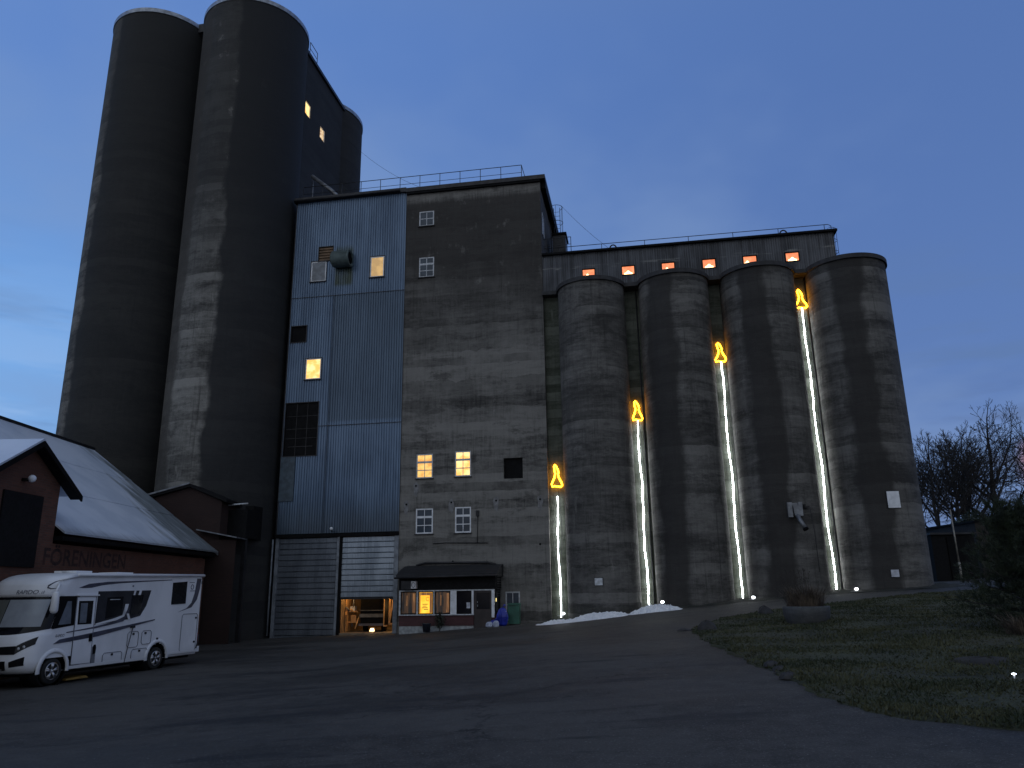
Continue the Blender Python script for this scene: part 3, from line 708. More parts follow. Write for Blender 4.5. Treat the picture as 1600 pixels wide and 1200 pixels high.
rf.prism(arc, .5, 5.72, 'x')
part('roof', rf, simple('roof_felt', (.012, .012, .014), .8), kk)
g = MB().tube([(.45, -2.02, 2.27), (5.75, -2.02, 2.33)], .05, 8).tube([(.95, -.06, 2.62), (1.05, -.07, 2.95), (1.5, -.08, 3.06), (4.9, -.08, 3.02), (5.35, -.08, 2.9)], .06, 8)
part('gutter', g, M['dark'], kk)
part('counter_sill', MB().box(.6, 4.5, F0 - .07, F0 + .1, .425, .475), M['lead'], kk)
part('head_rail', MB().box(.6, 5.56, F0 - .02, F0 + .06, 1.6, 1.655), M['lead'], kk)
for (a, b) in ((.6, .68), (1.52, 1.6), (2.40, 2.46), (4.38, 4.48), (5.40, 5.54)):
    part('post', MB().box(a, b, F0 - .03, F0 + .08, .48 if a < 5 else .3, 1.6), M['white' if a > 3 else 'lead'], kk)
part('white_panel', MB().box(3.28, 3.60, F0 - .01, F0 + .07, .48, 1.6), M['white'], kk)
for (a, b, p) in ((.68, 1.52, 'litbrown'), (1.6, 2.40, 'lityel'), (2.46, 3.28, 'litbrown'), (3.60, 4.38, 'glassdk')):
    f = MB().box(a, a + .05, F0, F0 + .05, .48, 1.6).box(b - .05, b, F0, F0 + .05, .48, 1.6).box(a + .05, b - .05, F0, F0 + .05, .48, .53).box(a + .05, b - .05, F0, F0 + .05, 1.55, 1.6)
    w = part('window', f, M['black'], kk); part('pane', MB().box(a + .05, b - .05, F0 + .03, F0 + .04, .53, 1.55), M[p], w)
    if p == 'lityel':
        part('curtain', MB().box(a + .06, a + .12, F0 + .01, F0 + .028, .54, 1.54).box(b - .2, b - .06, F0 + .01, F0 + .028, .54, 1.54).box(a + .12, b - .2, F0 + .01, F0 + .028, 1.40, 1.54), emit('lit_curtain', (.55, .26, .06), .6, (.25, .10, .03), (9, 9, 1)), w)
        sh = MB()
        for i, (dx, z, ww) in enumerate(((.22, .95, .28), (.24, .86, .2), (.2, .78, .3), (.3, .7, .22))): sh.box(a + dx, a + dx + ww, F0 + .012, F0 + .026, z, z + .035)
        sh.tube([(a + .5 + .09 * math.cos(q), F0 + .018, 1.22 + .09 * math.sin(q)) for q in np.linspace(.8, 5.2, 12)], .012, 5)
        part('notice', sh, M['wood'], w)
    if p == 'litbrown':
        part('curtain', MB().box(b - .22, b - .07, F0 + .01, F0 + .026, .56, 1.5).box(a + .3, a + .34, F0 + .01, F0 + .026, .9, 1.4), emit('warm_curtain', (.55, .26, .09), .42, (.22, .10, .04), (12, 12, 1)), w)
part('notice', MB().box(4.12, 4.3, F0 - .012, F0 + .0, .75, 1.03), M['paper'], kk, 'white paper notice in the window')
dr = part('door', MB().box(4.5, 5.38, F0 + .03, F0 + .08, -.28, 1.6), M['doorbrown'], kk)
part('pane', MB().box(4.62, 5.3, F0 + .015, F0 + .028, .7, 1.5), M['glassdk'], dr); part('handle', MB().box(4.66, 4.70, F0 - .03, F0 + .014, .82, .92).box(4.66, 4.69, F0 - .03, F0 + .014, 1.0, 1.08), M['steel'], dr)
part('side_window', MB().box(5.552, 5.565, F0 + .3, F0 + .8, .6, 1.5), M['glassdk'], kk)
lou = MB()
for i in range(9): lou.box(5.56, 5.66, -1.4, -.3, 1.3 + i * .12, 1.34 + i * .12)
part('slat_screen', lou, M['dark'], kk)
part('glint_patch', MB().box(5.57, 5.6, F0 + .2, F0 + .26, 1.05, 1.22), emit('side_glint', (1, .8, .3), 1.2), kk)  # glint of light built as a small glowing patch
ac = thing('air_conditioner', FAC, (1.2, -1.8, 1.7), 'boxy outdoor air unit fixed above the left gatehouse window', 'air unit')
part('case', MB().box(.78, 1.3, -1.9, -1.63, 1.7, 2.12), M['dark'], ac); part('front_cover', MB().box(1.305, 1.56, -1.93, -1.63, 1.74, 2.1), M['plastic'], ac)
part('fan_ring', MB().tube([(1.43 + .09 * math.cos(q), -1.935, 1.92 + .12 * math.sin(q)) for q in np.linspace(0, 6.283, 17)], .012, 5), M['dark'], ac)
# bin, bags, plant pot
bz = ghf(6.45, -1.2)
bn = thing('wheeled_bin', FAC, (6.45, -1.1, bz), 'dark green wheeled bin in front of the white framed tower window', 'bin')
part('body', MB().prism([(6.2, bz + .05), (6.72, bz + .05), (6.74, bz + .95), (6.16, bz + .95)], -1.35, -.85), M['bin'], bn); part('lid', MB().prism([(6.13, bz + .955), (6.77, bz + .955), (6.73, bz + 1.04), (6.18, bz + 1.04)], -1.4, -.8), M['bin'], bn)
for u in (6.22, 6.68): part('wheel', MB().disc((u, -.82, bz + .09), 'x', [(.001, -.03), (.09, -.03), (.09, .03), (.001, .03)], 12), M['black'], bn)
def bag(o, rx, ry, rz, seed, mat, label, tie=True):
    random.seed(seed); pr = MB(); n = 20; m = 12; ph = [random.random() * 6.28 for _ in range(8)]
    for i in range(m + 1):
        v = i / m; zz = rz * (1 - math.cos(v * math.pi)) / 2; rr = math.sin(v * math.pi) ** .6 * (1.0 if v < .5 else 1 - .5 * (v - .5)) + .02
        for k in range(n):
            a = 2 * math.pi * k / n; cr = 1 + .10 * math.sin(5 * a + ph[0] + v * 4) + .07 * math.sin(9 * a + ph[1] - v * 5) + .05 * math.sin(3 * v * 6 + ph[2])
            pr.v.append((o[0] + rx * rr * cr * math.cos(a), o[1] + ry * rr * cr * math.sin(a), o[2] + zz))
    for i in range(m):
        for k in range(n): k2 = (k + 1) % n; pr.f.append((i * n + k, i * n + k2, (i + 1) * n + k2, (i + 1) * n + k)); pr.sm.append(False)
    b = thing('rubbish_bag', FAC, o, label, 'bag', 'rubbish bags beside the gatehouse')
    part('sack', pr, mat, b)
    if tie: part('knot', MB().tube([(o[0], o[1], o[2] + rz * .96), (o[0] + .03, o[1], o[2] + rz * 1.06), (o[0] + .12, o[1] - .02, o[2] + rz * 1.16)], [.03, .02, .06], 7), mat, b)
z1 = ghf(6.0, -1.9)
bag((5.98, -1.75, z1), .26, .24, .88, 1, M['bag'], 'tall bright blue rubbish bag leaning by the green bin')
bag((5.62, -1.95, z1 - .04), .22, .20, .36, 2, M['bag'], 'low blue rubbish bag lying by the gatehouse door')
bag((5.38, -2.05, z1 - .05), .18, .15, .28, 3, M['bagw'], 'small pale rubbish bag beside the gatehouse door', False)
bag((5.72, -2.15, z1 - .05), .14, .12, .34, 4, M['bagw'], 'white topped rubbish bag between the two blue bags', False)
pz = ghf(2.6, -2.1)
pp = thing('potted_plant', FAC, (2.45, -2.1, pz), 'dark potted shrub in front of the gatehouse brick base', 'plant')
part('pot', MB().lathe(2.2, -2.1, [(.001, pz), (.17, pz), (.22, pz + .38), (.24, pz + .42), (.19, pz + .42), (.17, pz + .35), (.001, pz + .35)], 16), simple('dark_pot', (.02, .025, .04), .4), pp)
rg = np.random.default_rng(8)
def leafcloud(cx, cy, cz, rx, ry, rz, n, sz, rg, flat=.0):
    d = rg.normal(size=(n, 3)); d /= np.linalg.norm(d, axis=1)[:, None]; r = rg.random(n) ** .45
    c = np.array([cx, cy, cz]) + d * r[:, None] * np.array([rx, ry, rz])
    a = rg.normal(size=(n, 3)); a /= np.linalg.norm(a, axis=1)[:, None]; b = np.cross(a, rg.normal(size=(n, 3))); b /= np.linalg.norm(b, axis=1)[:, None]
    s = sz * rg.uniform(.6, 1.4, n)[:, None]
    return np.stack([c - a * s, c + b * s * .45, c + a * s, c - b * s * .45], 1).reshape(-1, 3)
def mbquads(V):
    mb = MB(); mb.v = [tuple(v) for v in V]; mb.f = [tuple(range(i, i + 4)) for i in range(0, len(V), 4)]; mb.sm = [False] * len(mb.f); return mb
M['leafdk'] = simple('dark_leaves', (.018, .026, .014), .7)
part('foliage', mbquads(leafcloud(2.85, -2.05, pz + .55, .30, .25, .42, 420, .05, rg)), M['leafdk'], pp)
part('stem', MB().tube([(2.85, -2.05, pz), (2.86, -2.05, pz + .4), (2.8, -2.1, pz + .8)], .02, 6), M['barkm'], pp)

# ============================================================ silo row
SG = 'row of lower concrete silos'
CC = [10.93, 15.45, 19.93, 24.50]; RR = [1.86, 1.90, 1.93, 2.0]
LB = ['lower concrete silo nearest the square tower, first of the row', 'lower concrete silo second in the row, between the two middle left candles', 'lower concrete silo third in the row, with the metal chute on its side', 'lower concrete silo at the right end of the row, with the pale square hatch']
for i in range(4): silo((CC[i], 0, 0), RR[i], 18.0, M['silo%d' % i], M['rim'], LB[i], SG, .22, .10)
gp = [(8.2, CC[0] - RR[0])] + [(CC[i] + RR[i], CC[i + 1] - RR[i + 1]) for i in range(3)]
ga = thing('silo_gallery', FAC, (8.2, 0, 18.0), 'long dark corrugated gallery on top of the silo row with six glowing windows', 'building')
GH = [(10.51, 11.19, 18.68, 19.20), (12.74, 13.42, 18.68, 19.20), (14.96, 15.64, 18.68, 19.20), (17.19, 17.87, 18.69, 19.21), (19.38, 20.08, 18.70, 19.21), (21.62, 22.31, 18.70, 19.21)]
xs2 = [8.21 + i * .062 for i in range(int(16.0 / .062))] + [24.2]
def cor2(x, z): k = int(round((x - 8.21) / .062)) % 2; return .0 if k else .03
mb = MB().sheet(xs2, [17.98, 18.95, 20.22], GH, lambda x, z: (0 if abs(math.sin((x - 8.21) / .124 * math.pi)) > .5 else .028) - (.0))
mb.box(8.21, 24.2, .12, 4.6, 17.98, 20.2)
for (a, b, z0, z1) in GH: mb.box(a - .0, a - .001, 0, .12, z0, z1)
part('cladding', mb, M['grey'], ga, fix=False)
part('roof', MB().prism([(-.16, 20.22), (-.16, 20.34), (2.3, 20.62), (4.8, 20.34), (4.8, 20.22)], 8.2, 24.42, 'x'), M['black'], ga)
for i, (a, b, z0, z1) in enumerate(GH):
    f = MB().box(a - .03, a + .01, -.02, .1, z0 - .03, z1 + .03).box(b - .01, b + .03, -.02, .1, z0 - .03, z1 + .03).box(a + .01, b - .01, -.02, .1, z0 - .03, z0 + .01).box(a + .01, b - .01, -.02, .1, z1 - .01, z1 + .03)
    w = part('window', f, M['black'], ga)
    part('pane', MB().box(a + .01, b - .01, .085, .1, z0 + .01, z1 - .01), M['red'], w)
    cxw = a + (b - a) * (.5 if i % 2 else .4 if i < 4 else .3)
    pts = [(cxw + .24 * math.cos(q) * (1 if i % 2 else .85), z0 + .012 + (.20 + .05 * math.sin(5 * q)) * math.sin(q)) for q in np.linspace(0, math.pi, 12)]
    part('lamp', MB().prism(pts, .05, .075), M['redlamp'], w)
for i in range(4):
    a, b = gp[i]; part('ledge', MB().box(a - .04, b + .04, -.55 if i else -.2, .3, 17.75, 17.97), M['rim'], ga)
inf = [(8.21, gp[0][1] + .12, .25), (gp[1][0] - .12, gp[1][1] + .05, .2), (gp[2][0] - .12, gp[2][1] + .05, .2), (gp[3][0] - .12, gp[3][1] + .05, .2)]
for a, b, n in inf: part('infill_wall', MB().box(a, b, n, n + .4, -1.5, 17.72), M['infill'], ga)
rl = MB()
us = list(np.arange(9.2, 24.2, 2.45))
for u in us: rl.tube([(u, .35, 20.38), (u, .35, 20.85)], .018, 6)
rl.tube([(8.3, .35, 20.85), (24.1, .35, 20.85), (24.25, .35, 20.75), (24.25, .35, 20.4)], .02, 6)
for u in (12.3, 21.7): rl.tube([(u + .2 * math.cos(q), .3, 20.42 + .28 * math.sin(q)) for q in np.linspace(0, math.pi, 12)], .04, 6)
for u in (8.45, 9.5, 9.9): rl.tube([(u, .1, 20.3), (u, .1, 21.35)], .02, 6)
rl.tube([(8.3, .1, 21.35), (9.9, .1, 21.35)], .02, 6).tube([(8.3, .1, 20.9), (9.9, .1, 20.9)], .015, 6)
part('roof_railing', rl, M['dark'], ga)
ld = MB()
for n in (1.2, 1.6): ld.tube([(24.3, n, 18.1), (24.3, n, 21.0)], .018, 6)
for z in np.arange(18.3, 21, .3): ld.tube([(24.3, 1.2, z), (24.3, 1.6, z)], .012, 5)
for z in (18.9, 19.6, 20.3, 21.0): ld.tube([(24.32 + .45 * math.sin(q), 1.4 - .35 * math.cos(q), z) for q in np.linspace(0, math.pi, 9)], .015, 5)
for q in (.6, 1.57, 2.5): ld.tube([(24.32 + .45 * math.sin(q), 1.4 - .35 * math.cos(q), 18.9), (24.32 + .45 * math.sin(q), 1.4 - .35 * math.cos(q), 21.0)], .012, 5)
solo('end_ladder', FAC, (24.3, 1.4, 18.1), ld, M['dark'], 'thin caged ladder at the right end of the gallery', 'ladder')
part('end_wall', MB().box(24.205, 24.23, 0, 4.6, 18.02, 20.2), M['grey'], ga)

# ---------- light candles: white strip with an orange flame outline
UC = [8.66, 13.12, 17.71, 22.15]; ZT = [6.9, 10.3, 13.28, 16.0]; ZB = [.22, .72, .98, 1.40]
FLM = [(0, 0), (.20, -.02), (.27, .06), (.24, .20), (.14, .38), (.08, .55), (.10, .68), (.06, .82), (-.02, .98), (-.08, 1.05), (-.14, .98), (-.12, .8), (-.08, .62), (-.12, .42), (-.20, .26), (-.27, .12), (-.25, .0), (-.12, .03), (0, 0)]
CLB = ['shortest candle, a white light strip with an orange flame outline beside the tower corner', 'second shortest light candle with orange flame, between the first and second low silos', 'second tallest light candle with orange flame, between the second and third low silos', 'tallest light candle, a white strip with orange flame outline beside the rightmost silo']
for i in range(4):
    n = (.25 if i == 0 else .2) - .16; u = UC[i]; random.seed(i + 20)
    cd = thing('light_candle', FAC, (u, n, ZB[i]), CLB[i], 'candle light', 'four rising light candles between the silos')
    pts = [(u + .10 if False else u + .02, n, ZB[i])]
    k = int((ZT[i] - ZB[i]) / .45)
    for j in range(1, k): pts.append((u + random.uniform(-.02, .02) + .03 * math.sin(j * .6), n + random.uniform(-.01, .01), ZB[i] + (ZT[i] - .05 - ZB[i]) * j / k))
    pts.append((u, n, ZT[i] - .05))
    if i == 0: pts = pts[:-1]
    part('strip', MB().tube(pts, [random.uniform(.018, .034) for _ in pts], 8), M['led'], cd)
    fl = [(u + x * (1 + .08 * math.sin(i * 2 + q)), n + .06, ZT[i] + z * (1.12 if i == 0 else 1.0)) for q, (x, z) in enumerate(FLM)]
    part('flame_outline', MB().tube(fl, .042, 8), M['flame'], cd)
    part('backing', MB().box(u - .3, u + .3, n + .06, n + .085, ZT[i] + .0, ZT[i] + .06).box(u - .2, u + .2, n + .06, n + .085, ZT[i] + .6, ZT[i] + .65), M['dark'], cd)
    cb = [(u + .16, n + .02, ZB[i])] + [(u + .16 + .03 * math.sin(j), n + .03, ZB[i] + (ZT[i] - ZB[i]) * j / 12) for j in range(1, 12)] + [(u + .02, n, ZT[i])]
    part('cable', MB().tube(cb, .016, 5), M['cable'], cd)
    z = ZB[i] + .5
    while z < ZT[i] - .6:
        part('bracket', MB().box(u - .06, u + .09, n - .045, n + .15, z, z + .022), M['dark'], cd); z += random.uniform(.8, 1.3)  # dark bars added across the strip to break up its even light
    if i: part('conduit', MB().tube([(u + .30, n + .12, 0), (u + .30, n + .12, 17.7)], .035, 6), M['dark'], cd)
# foot of the strips: loose ends lying on the ground
for i, (du, n, lb) in enumerate(((.25, -1.0, 'small white lit lamp at the foot of the shortest light candle'), (.65, -1.9, 'small white lit lamp on the white pile below the second candle'), (.30, -1.7, 'small white lit lamp on the ground below the third candle'), (.5, -1.7, 'small white lit lamp on the ground below the tallest candle'))):
    u = UC[i] + du; z = ghf(u, n)
    if i == 1: z += .22
    if i == 0: z += .2
    lp = thing('ground_lamp', FAC, (u, n, z), lb, 'lamp', 'small lamps at the feet of the light candles')
    part('lens', MB().lathe(u, n, [(.001, z + .06), (.06, z + .07), (.09, z + .12), (.06, z + .17), (.001, z + .18)], 10), emit('lamp_lens_%d' % i, (.9, .95, 1), 6), lp)
    part('stake', MB().tube([(u, n, z - .02), (u, n, z + .07)], .02, 6).tube([(u, n, z + .03), (u - .2, n - .05, z + .02), (u - .3, n + .1, z + .01)], .014, 5), M['plastic'], lp)
# ---------- fittings on silos
def onsilo(i, u, dn=0.0): return -math.sqrt(max(RR[i] ** 2 - (u - CC[i]) ** 2, 0)) - dn
n = onsilo(2, 20.3)
ch = thing('metal_chute', FAC, (20.3, n, 4.8), 'galvanised outlet chute with a hanging pipe on the third low silo', 'chute')
part('plate', MB().box(19.92, 20.14, n - .22, n + .12, 4.75, 5.45).box(20.42, 20.60, n - .22, n + .16, 4.80, 5.45).box(20.14, 20.42, n - .1, n + .12, 5.3, 5.42), M['steel'], ch)
part('funnel', MB().prism([(20.16, 5.3), (20.40, 5.3), (20.44, 4.85), (20.30, 4.75), (20.2, 4.85)], n - .28, n - .05), M['steel'], ch)
part('pipe', MB().tube([(20.32, n - .2, 4.85), (20.42, n - .35, 4.55), (20.56, n - .5, 4.2)], .10, 12), M['steel'], ch); part('nozzle', MB().tube([(20.56, n - .5, 4.2), (20.59, n - .53, 4.12)], .13, 12), M['black'], ch)
part('junction_box', MB().box(20.72, 20.95, n - .06, n + .12, 5.2, 5.27).box(20.70, 20.78, n - .1, n + .1, 5.27, 5.36).tube([(21.0, n + .12, 5.2), (21.1, n + .18, 4.0), (21.12, n + .2, 2.2)], .015, 5), M['dark'], ch)
def plate(i, u0, u1, z0, z1, mat, nm, lb, cat, tilt=0):
    um = (u0 + u1) / 2; n = onsilo(i, um); sl = math.atan2((um - CC[i]), -n) 
    p = thing(nm, FAC, (um, n, z0), lb, cat); h = (u1 - u0) / 2
    b = MB(); b.box(-h, h, -.05, .09, 0, z1 - z0); f = MB(); f.box(-h - .03, h + .03, -.02, .1, -.03, z1 - z0 + .03)
    R = Matrix.Rotation(sl, 4, 'Z')
    for nm2, m, mt in (('panel', b, mat), ('surround', f, M['dark'])):
        ob = D.objects.new(nm2, mkmesh(nm2, m, mt)); COL.objects.link(ob); ob.parent = p; ob.data.transform(R)
plate(3, 24.44, 25.0, 5.05, 5.82, M['white'], 'wall_hatch', 'pale blank square hatch high on the rightmost low silo', 'hatch')
plate(3, 24.17, 24.50, 1.92, 2.24, M['paper'], 'small_sign', 'small pale sign low on the rightmost silo', 'sign')
plate(0, 10.59, 10.97, 1.76, 2.10, M['lead'], 'vent_box', 'small pale vent box low on the first silo of the row', 'vent')
# ---------- strip of dark earth along the silo feet
mb = MB(); k = 0
for u in np.arange(7.9, 27.2, .15):
    for n in np.linspace(-2.75 + .18 * math.sin(u * 2.3) + .1 * math.sin(u * 5.1), .2, 10): mb.v.append((u, n, ghf(u, n) + .05 * math.sin(min(1, (n + 2.9)) * 1.57) * (1 + .4 * math.sin(u * 7 + n * 5)) - .012))
    k += 1
for i in range(k - 1):
    for j in range(9): b = i * 10 + j; mb.f.append((b, b + 10, b + 11, b + 1)); mb.sm.append(True)
t = NT('mossy_earth'); M['earth'] = t.bump(t.noise((8, 8, 8), 4, .7), .8, .05).out(t.mix(t.rng(t.noise((2, 2, 2), 5, .7), .35, .65), (.010, .011, .008), (.030, .030, .020)), .95)
solo('earth_strip', FAC, (17, -1, 1), mb, M['earth'], kind='structure')
# ---------- white heaps
def heap(name, u0, u1, n0, n1, hts, lb):
    mb = MB(); nu, nn = 60, 16; rg = np.random.default_rng(int(u0 * 10)); zb = ghf((u0 + u1) / 2, n0)
    for i in range(nu + 1):
        for j in range(nn + 1):
            a = i / nu; b = j / nn; u = u0 + (u1 - u0) * a; n = n0 + (n1 - n0) * b
            h = sum(hh * math.exp(-((u - uc) / w) ** 2) for uc, hh, w in hts) * max(0, math.sin(math.pi * min(1, b * 1.0))) ** .8
            h *= min(1, a * 8) * min(1, (1 - a) * 8); h += (.03 * rg.normal() if 0 < j < nn and h > .04 else 0)
            mb.v.append((u, n, ghf(u, n) + h - .01))
    for i in range(nu):
        for j in range(nn): b = i * (nn + 1) + j; mb.f.append((b, b + nn + 1, b + nn + 2, b + 1)); mb.sm.append(False)
    t = solo(name, FAC, ((u0 + u1) / 2, (n0 + n1) / 2, zb), mb, M['snow'], lb, 'heap', 'white heaps along the foot of the silos')
heap('white_heap', 7.4, 12.4, -3.9, -1.9, [(8.7, .12, .6), (10.3, .23, .7), (11.4, .18, .7)], 'long low white gravel heap under the first low silo')
heap('white_heap', 12.0, 14.8, -3.7, -2.0, [(13.2, .29, .75), (14.0, .13, .5)], 'short rounded white gravel heap under the second candle')
# ============================================================ wires in the sky
for a, b, s, lb in (((-7.75, 9.0, 35.5), (3, 2, 25.6), .9, 'thin overhead cable from the tall silo down to the tower roof'), ((9, 5, 26), (13, 3, 20.9), .25, 'thin slack cable from the caged ladder to the gallery roof')):
    pts = [tuple(a[k] + (b[k] - a[k]) * q - (s * 4 * q * (1 - q) if k == 2 else 0) for k in range(3)) for q in np.linspace(0, 1, 14)]
    solo('sky_cable', FAC, a, MB().tube(pts, .01, 4), M['dark'], lb, 'cable')

# ============================================================ warehouse
wh = thing('brick_warehouse', WOR, (-15.2, 21, -.7), 'red brick warehouse with a pale metal roof and a gabled dormer behind the motorhome', 'building')
wm = MB()
wm.box(-28.2, -15.2, 8, 38.3, -1.6, 3.3)
wm.prism([(21.95, 3.3), (25.5, 3.3), (25.5, 5.25), (23.7, 6.28), (21.95, 5.25)], -17.6, -15.2, 'x')
part('wall', wm, M['brick'], wh)
part('end_wall', MB().prism([(-28.0, 3.3), (-15.3, 3.3), (-15.3, 3.5), (-21.7, 8.5), (-28.0, 3.5)], 38.0, 38.28), M['brickx'], wh)
SL = (8.88 - 3.68) / (21.7 - 14.84)
def slab(mb, x0, x1, y0, y1, dz=0, th=.07):
    z = lambda x: 3.68 + (-14.84 - x) * SL + dz
    mb.prism([(x0, z(x0)), (x1, z(x1)), (x1, z(x1) - th), (x0, z(x0) - th)], y0, y1)
rf = MB(); cs = [-14.84, -17.3, -19.6, -21.7]
for k in range(3):
    dz = .03 * (k)
    x0 = cs[k] + (.12 if k else 0)
    slab(rf, x0, cs[k + 1], 25.5, 38.8, dz); slab(rf, x0, cs[k + 1], 7.5, 21.95, dz)
    slab(rf, min(x0, -15.35), cs[k + 1], 21.95, 25.5, dz)
z2 = 8.88 + .06
rf.prism([(-21.7, z2), (-21.7, z2 - .07), (-28.6, 3.68 - .01), (-28.6, 3.75)], 7.5, 38.8)
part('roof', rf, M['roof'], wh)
part('ridge_cap', MB().tube([(-21.7, 7.5, z2 + .02), (-21.7, 38.85, z2 + .02)], .10, 8), M['dark'], wh)
vg = MB().prism([(-14.80, 3.66), (-21.7, 8.90), (-21.7, 8.72), (-14.80, 3.48)], 38.81, 38.90)
part('verge', vg, M['steel'], wh)
part('eaves', MB().box(-15.19, -14.9, 25.52, 38.7, 3.40, 3.55).box(-15.19, -14.9, 7.6, 21.9, 3.40, 3.55), M['black'], wh)
dm = MB()
for s in (1, -1):
    y1 = 23.7 + 2.5 * s; th = .08
    top = [(-14.84, 23.7, 6.45), (-14.84, y1, 5.0), (-16.6, y1, 5.0), (-18.5, 23.7, 6.45)]
    bt = [(a, b, c - th) for a, b, c in top]
    if s < 0: top = top[::-1]; bt = bt[::-1]
    dm.face(top); dm.face(bt[::-1])
    for q in range(4): dm.face([top[q], bt[q], bt[(q + 1) % 4], top[(q + 1) % 4]])
part('dormer_roof', dm, M['roof'], wh)
part('barge_board', MB().prism([(23.7, 6.38), (26.22, 4.92), (26.22, 4.74), (23.7, 6.2)], -14.86, -14.8, 'x').prism([(23.7, 6.38), (23.7, 6.2), (21.18, 4.74), (21.18, 4.92)], -14.86, -14.8, 'x'), M['black'], wh)
part('soffit', MB().prism([(23.7, 6.30), (26.15, 4.88), (26.15, 4.80), (23.7, 6.22)], -15.18, -14.87, 'x').prism([(23.7, 6.30), (23.7, 6.22), (21.25, 4.80), (21.25, 4.88)], -15.18, -14.87, 'x'), M['black'], wh)
part('hatch_door', MB().box(-15.2, -15.14, 22.65, 24.6, 2.5, 4.72), M['boards'], wh, 'black boarded loading hatch')
wgl = part('wall_globe', MB().lathe(-14.95, 23.55, [(.115 * math.cos(a) + .001, 5.16 + .115 * math.sin(a)) for a in np.linspace(-1.57, 1.57, 11)], 14), M['white'], wh)
part('bracket', MB().tube([(-15.2, 23.45, 5.12), (-15.02, 23.52, 5.12)], .05, 8), M['black'], wgl)
tv, tf = textmesh('FÖRENINGEN', .74, .016)
wid = max(v[0] for v in tv); mb = MB()
mb.v = [(-15.194, 25.05 + v[0] * 5.4 / wid, 2.62 + v[1] * 1.02) for v in tv]; mb.f = [tuple(f) for f in tf]; mb.sm = [False] * len(tf)
t = NT('faded_lettering'); n_ = t.noise((3, 3, 3), 5, .7)
M['letters'] = t.out(t.mix(t.rng(n_, .35, .6), (.018, .011, .011), (.060, .026, .020)), .9)
part('wall_lettering', mb, M['letters'], wh, fix=False)
# dark brick annex between warehouse and tall silo
an = thing('brick_annex', WOR, (-16.6, 39.2, -.6), 'dark brick gabled annex squeezed between the warehouse and the tall silo', 'building')
part('wall', MB().prism([(-19.2, -1.5), (-14.9, -1.5), (-14.9, 6.2), (-16.55, 6.92), (-19.2, 6.2)], 39.05, 41.0), M['brickx'], an)
part('roof', MB().prism([(-14.6, 6.28), (-16.55, 7.10), (-19.6, 6.28), (-19.6, 6.14), (-16.55, 6.94), (-14.6, 6.12)], 38.85, 41.2), M['boards'], an)
part('roof_edge', MB().prism([(-16.55, 7.16), (-19.6, 6.34), (-19.6, 6.26), (-16.55, 7.08)], 38.80, 38.86), M['steel'], an)
part('lean_to', MB().box(-15.6, -14.0, 38.95, 39.04, -1.5, 4.25), M['brickx'], an)
part('lean_to_roof', MB().prism([(-15.9, 4.78), (-13.85, 4.36), (-13.85, 4.30), (-15.9, 4.72)], 38.6, 40.2), M['steel'], an)
cv = thing('conveyor_bridge', FAC, (-11, -3.2, 5), 'dark enclosed conveyor bridge running from the brick annex to the blue building', 'bridge')
part('deck', MB().box(-14.4, -7.16, -3.3, -1.9, 4.4, 5.85).box(-14.4, -7.6, -1.88, .3, 4.4, 6.2), M['boards'], cv)
part('pipe', MB().tube([(-10.6, -3.45, 6.02), (-8.9, -3.45, 6.06)], .08, 10).tube([(-8.95, -3.45, 6.06), (-7.1, -3.45, 6.14)], .04, 8), M['lead'], cv)
part('post', MB().box(-7.4, -7.2, -3.2, -3.0, -1.5, 4.4), M['dark'], cv)
solo('drain_pipe', FAC, (-7.24, -.1, -.6), MB().tube([(-7.24, -.12, 4.5), (-7.24, -.12, -.6)], .045, 8), M['post'], 'thin pale pipe standing at the left edge of the closed grey door', 'pipe')
# ============================================================ motorhome
rv = thing('motorhome', RVM, (1.5, -1.1, 0), 'white integrated motorhome with dark window band and grey swoosh stripes parked by the brick warehouse', 'motorhome')
WW = 1.125
ZP = [.30, .36, .45, .60, .85, 1.10, 1.28, 1.36, 2.26, 2.32, 2.45, 2.60, 2.72, 2.82, 2.88, 2.92]
SF = [4.74, 4.90, 4.99, 5.03, 5.02, 4.98, 4.90, 4.80, 4.50, 4.55, 4.53, 4.47, 4.36, 4.15, 3.90, 3.55]
def sf(z): return float(np.interp(z, ZP, SF))
def hw(z): return float(np.interp(z, [.3, .5, 2.7, 2.82, 2.88, 2.92], [1.10, 1.125, 1.125, 1.115, 1.09, 1.03]))
def fpt(v, z, o=0.0):
    # point on the rounded nose: v in -1..1 across, z up, o = outward offset
    w = hw(z); R = .72; r = abs(v)
    s = sf(z) - R + R * (max(0.0, 1 - r ** 3.2)) ** .5
    p = Vector((s, -WW + w * v, z))
    if o:
        n = Vector((1, .0, 0)); e = 1e-3
        a = fpt(max(-1, v - e), z); b = fpt(min(1, v + e), z); tg = (b - a)
        n = Vector((tg.y, -tg.x, 0)).normalized() if tg.length > 0 else Vector((1, 0, 0))
        if n.x < 0 and abs(n.x) > 1e-6: n = -n
        if abs(n.x) < .05: n = Vector((0, 1 if v > 0 else -1, 0))
        p = p + n * o
    return p
vs = []
for k in range(33):
    q = -1 + 2 * k / 32; vs.append(math.copysign(1 - (1 - abs(q)) ** 2.4, q))
WF, WR, RT = 4.0, 0.0, .335       # wheel stations and tyre radius
mb = MB(); zs = sorted(set([round(z, 3) for z in list(np.arange(.32, 2.7, .04)) + [2.70, 2.74, 2.78, 2.82, 2.85, 2.88, 2.90, 2.92, 1.28, 1.36, 2.26, 2.32]]))
sides = list(np.arange(-1.95, 3.2, .06)) 
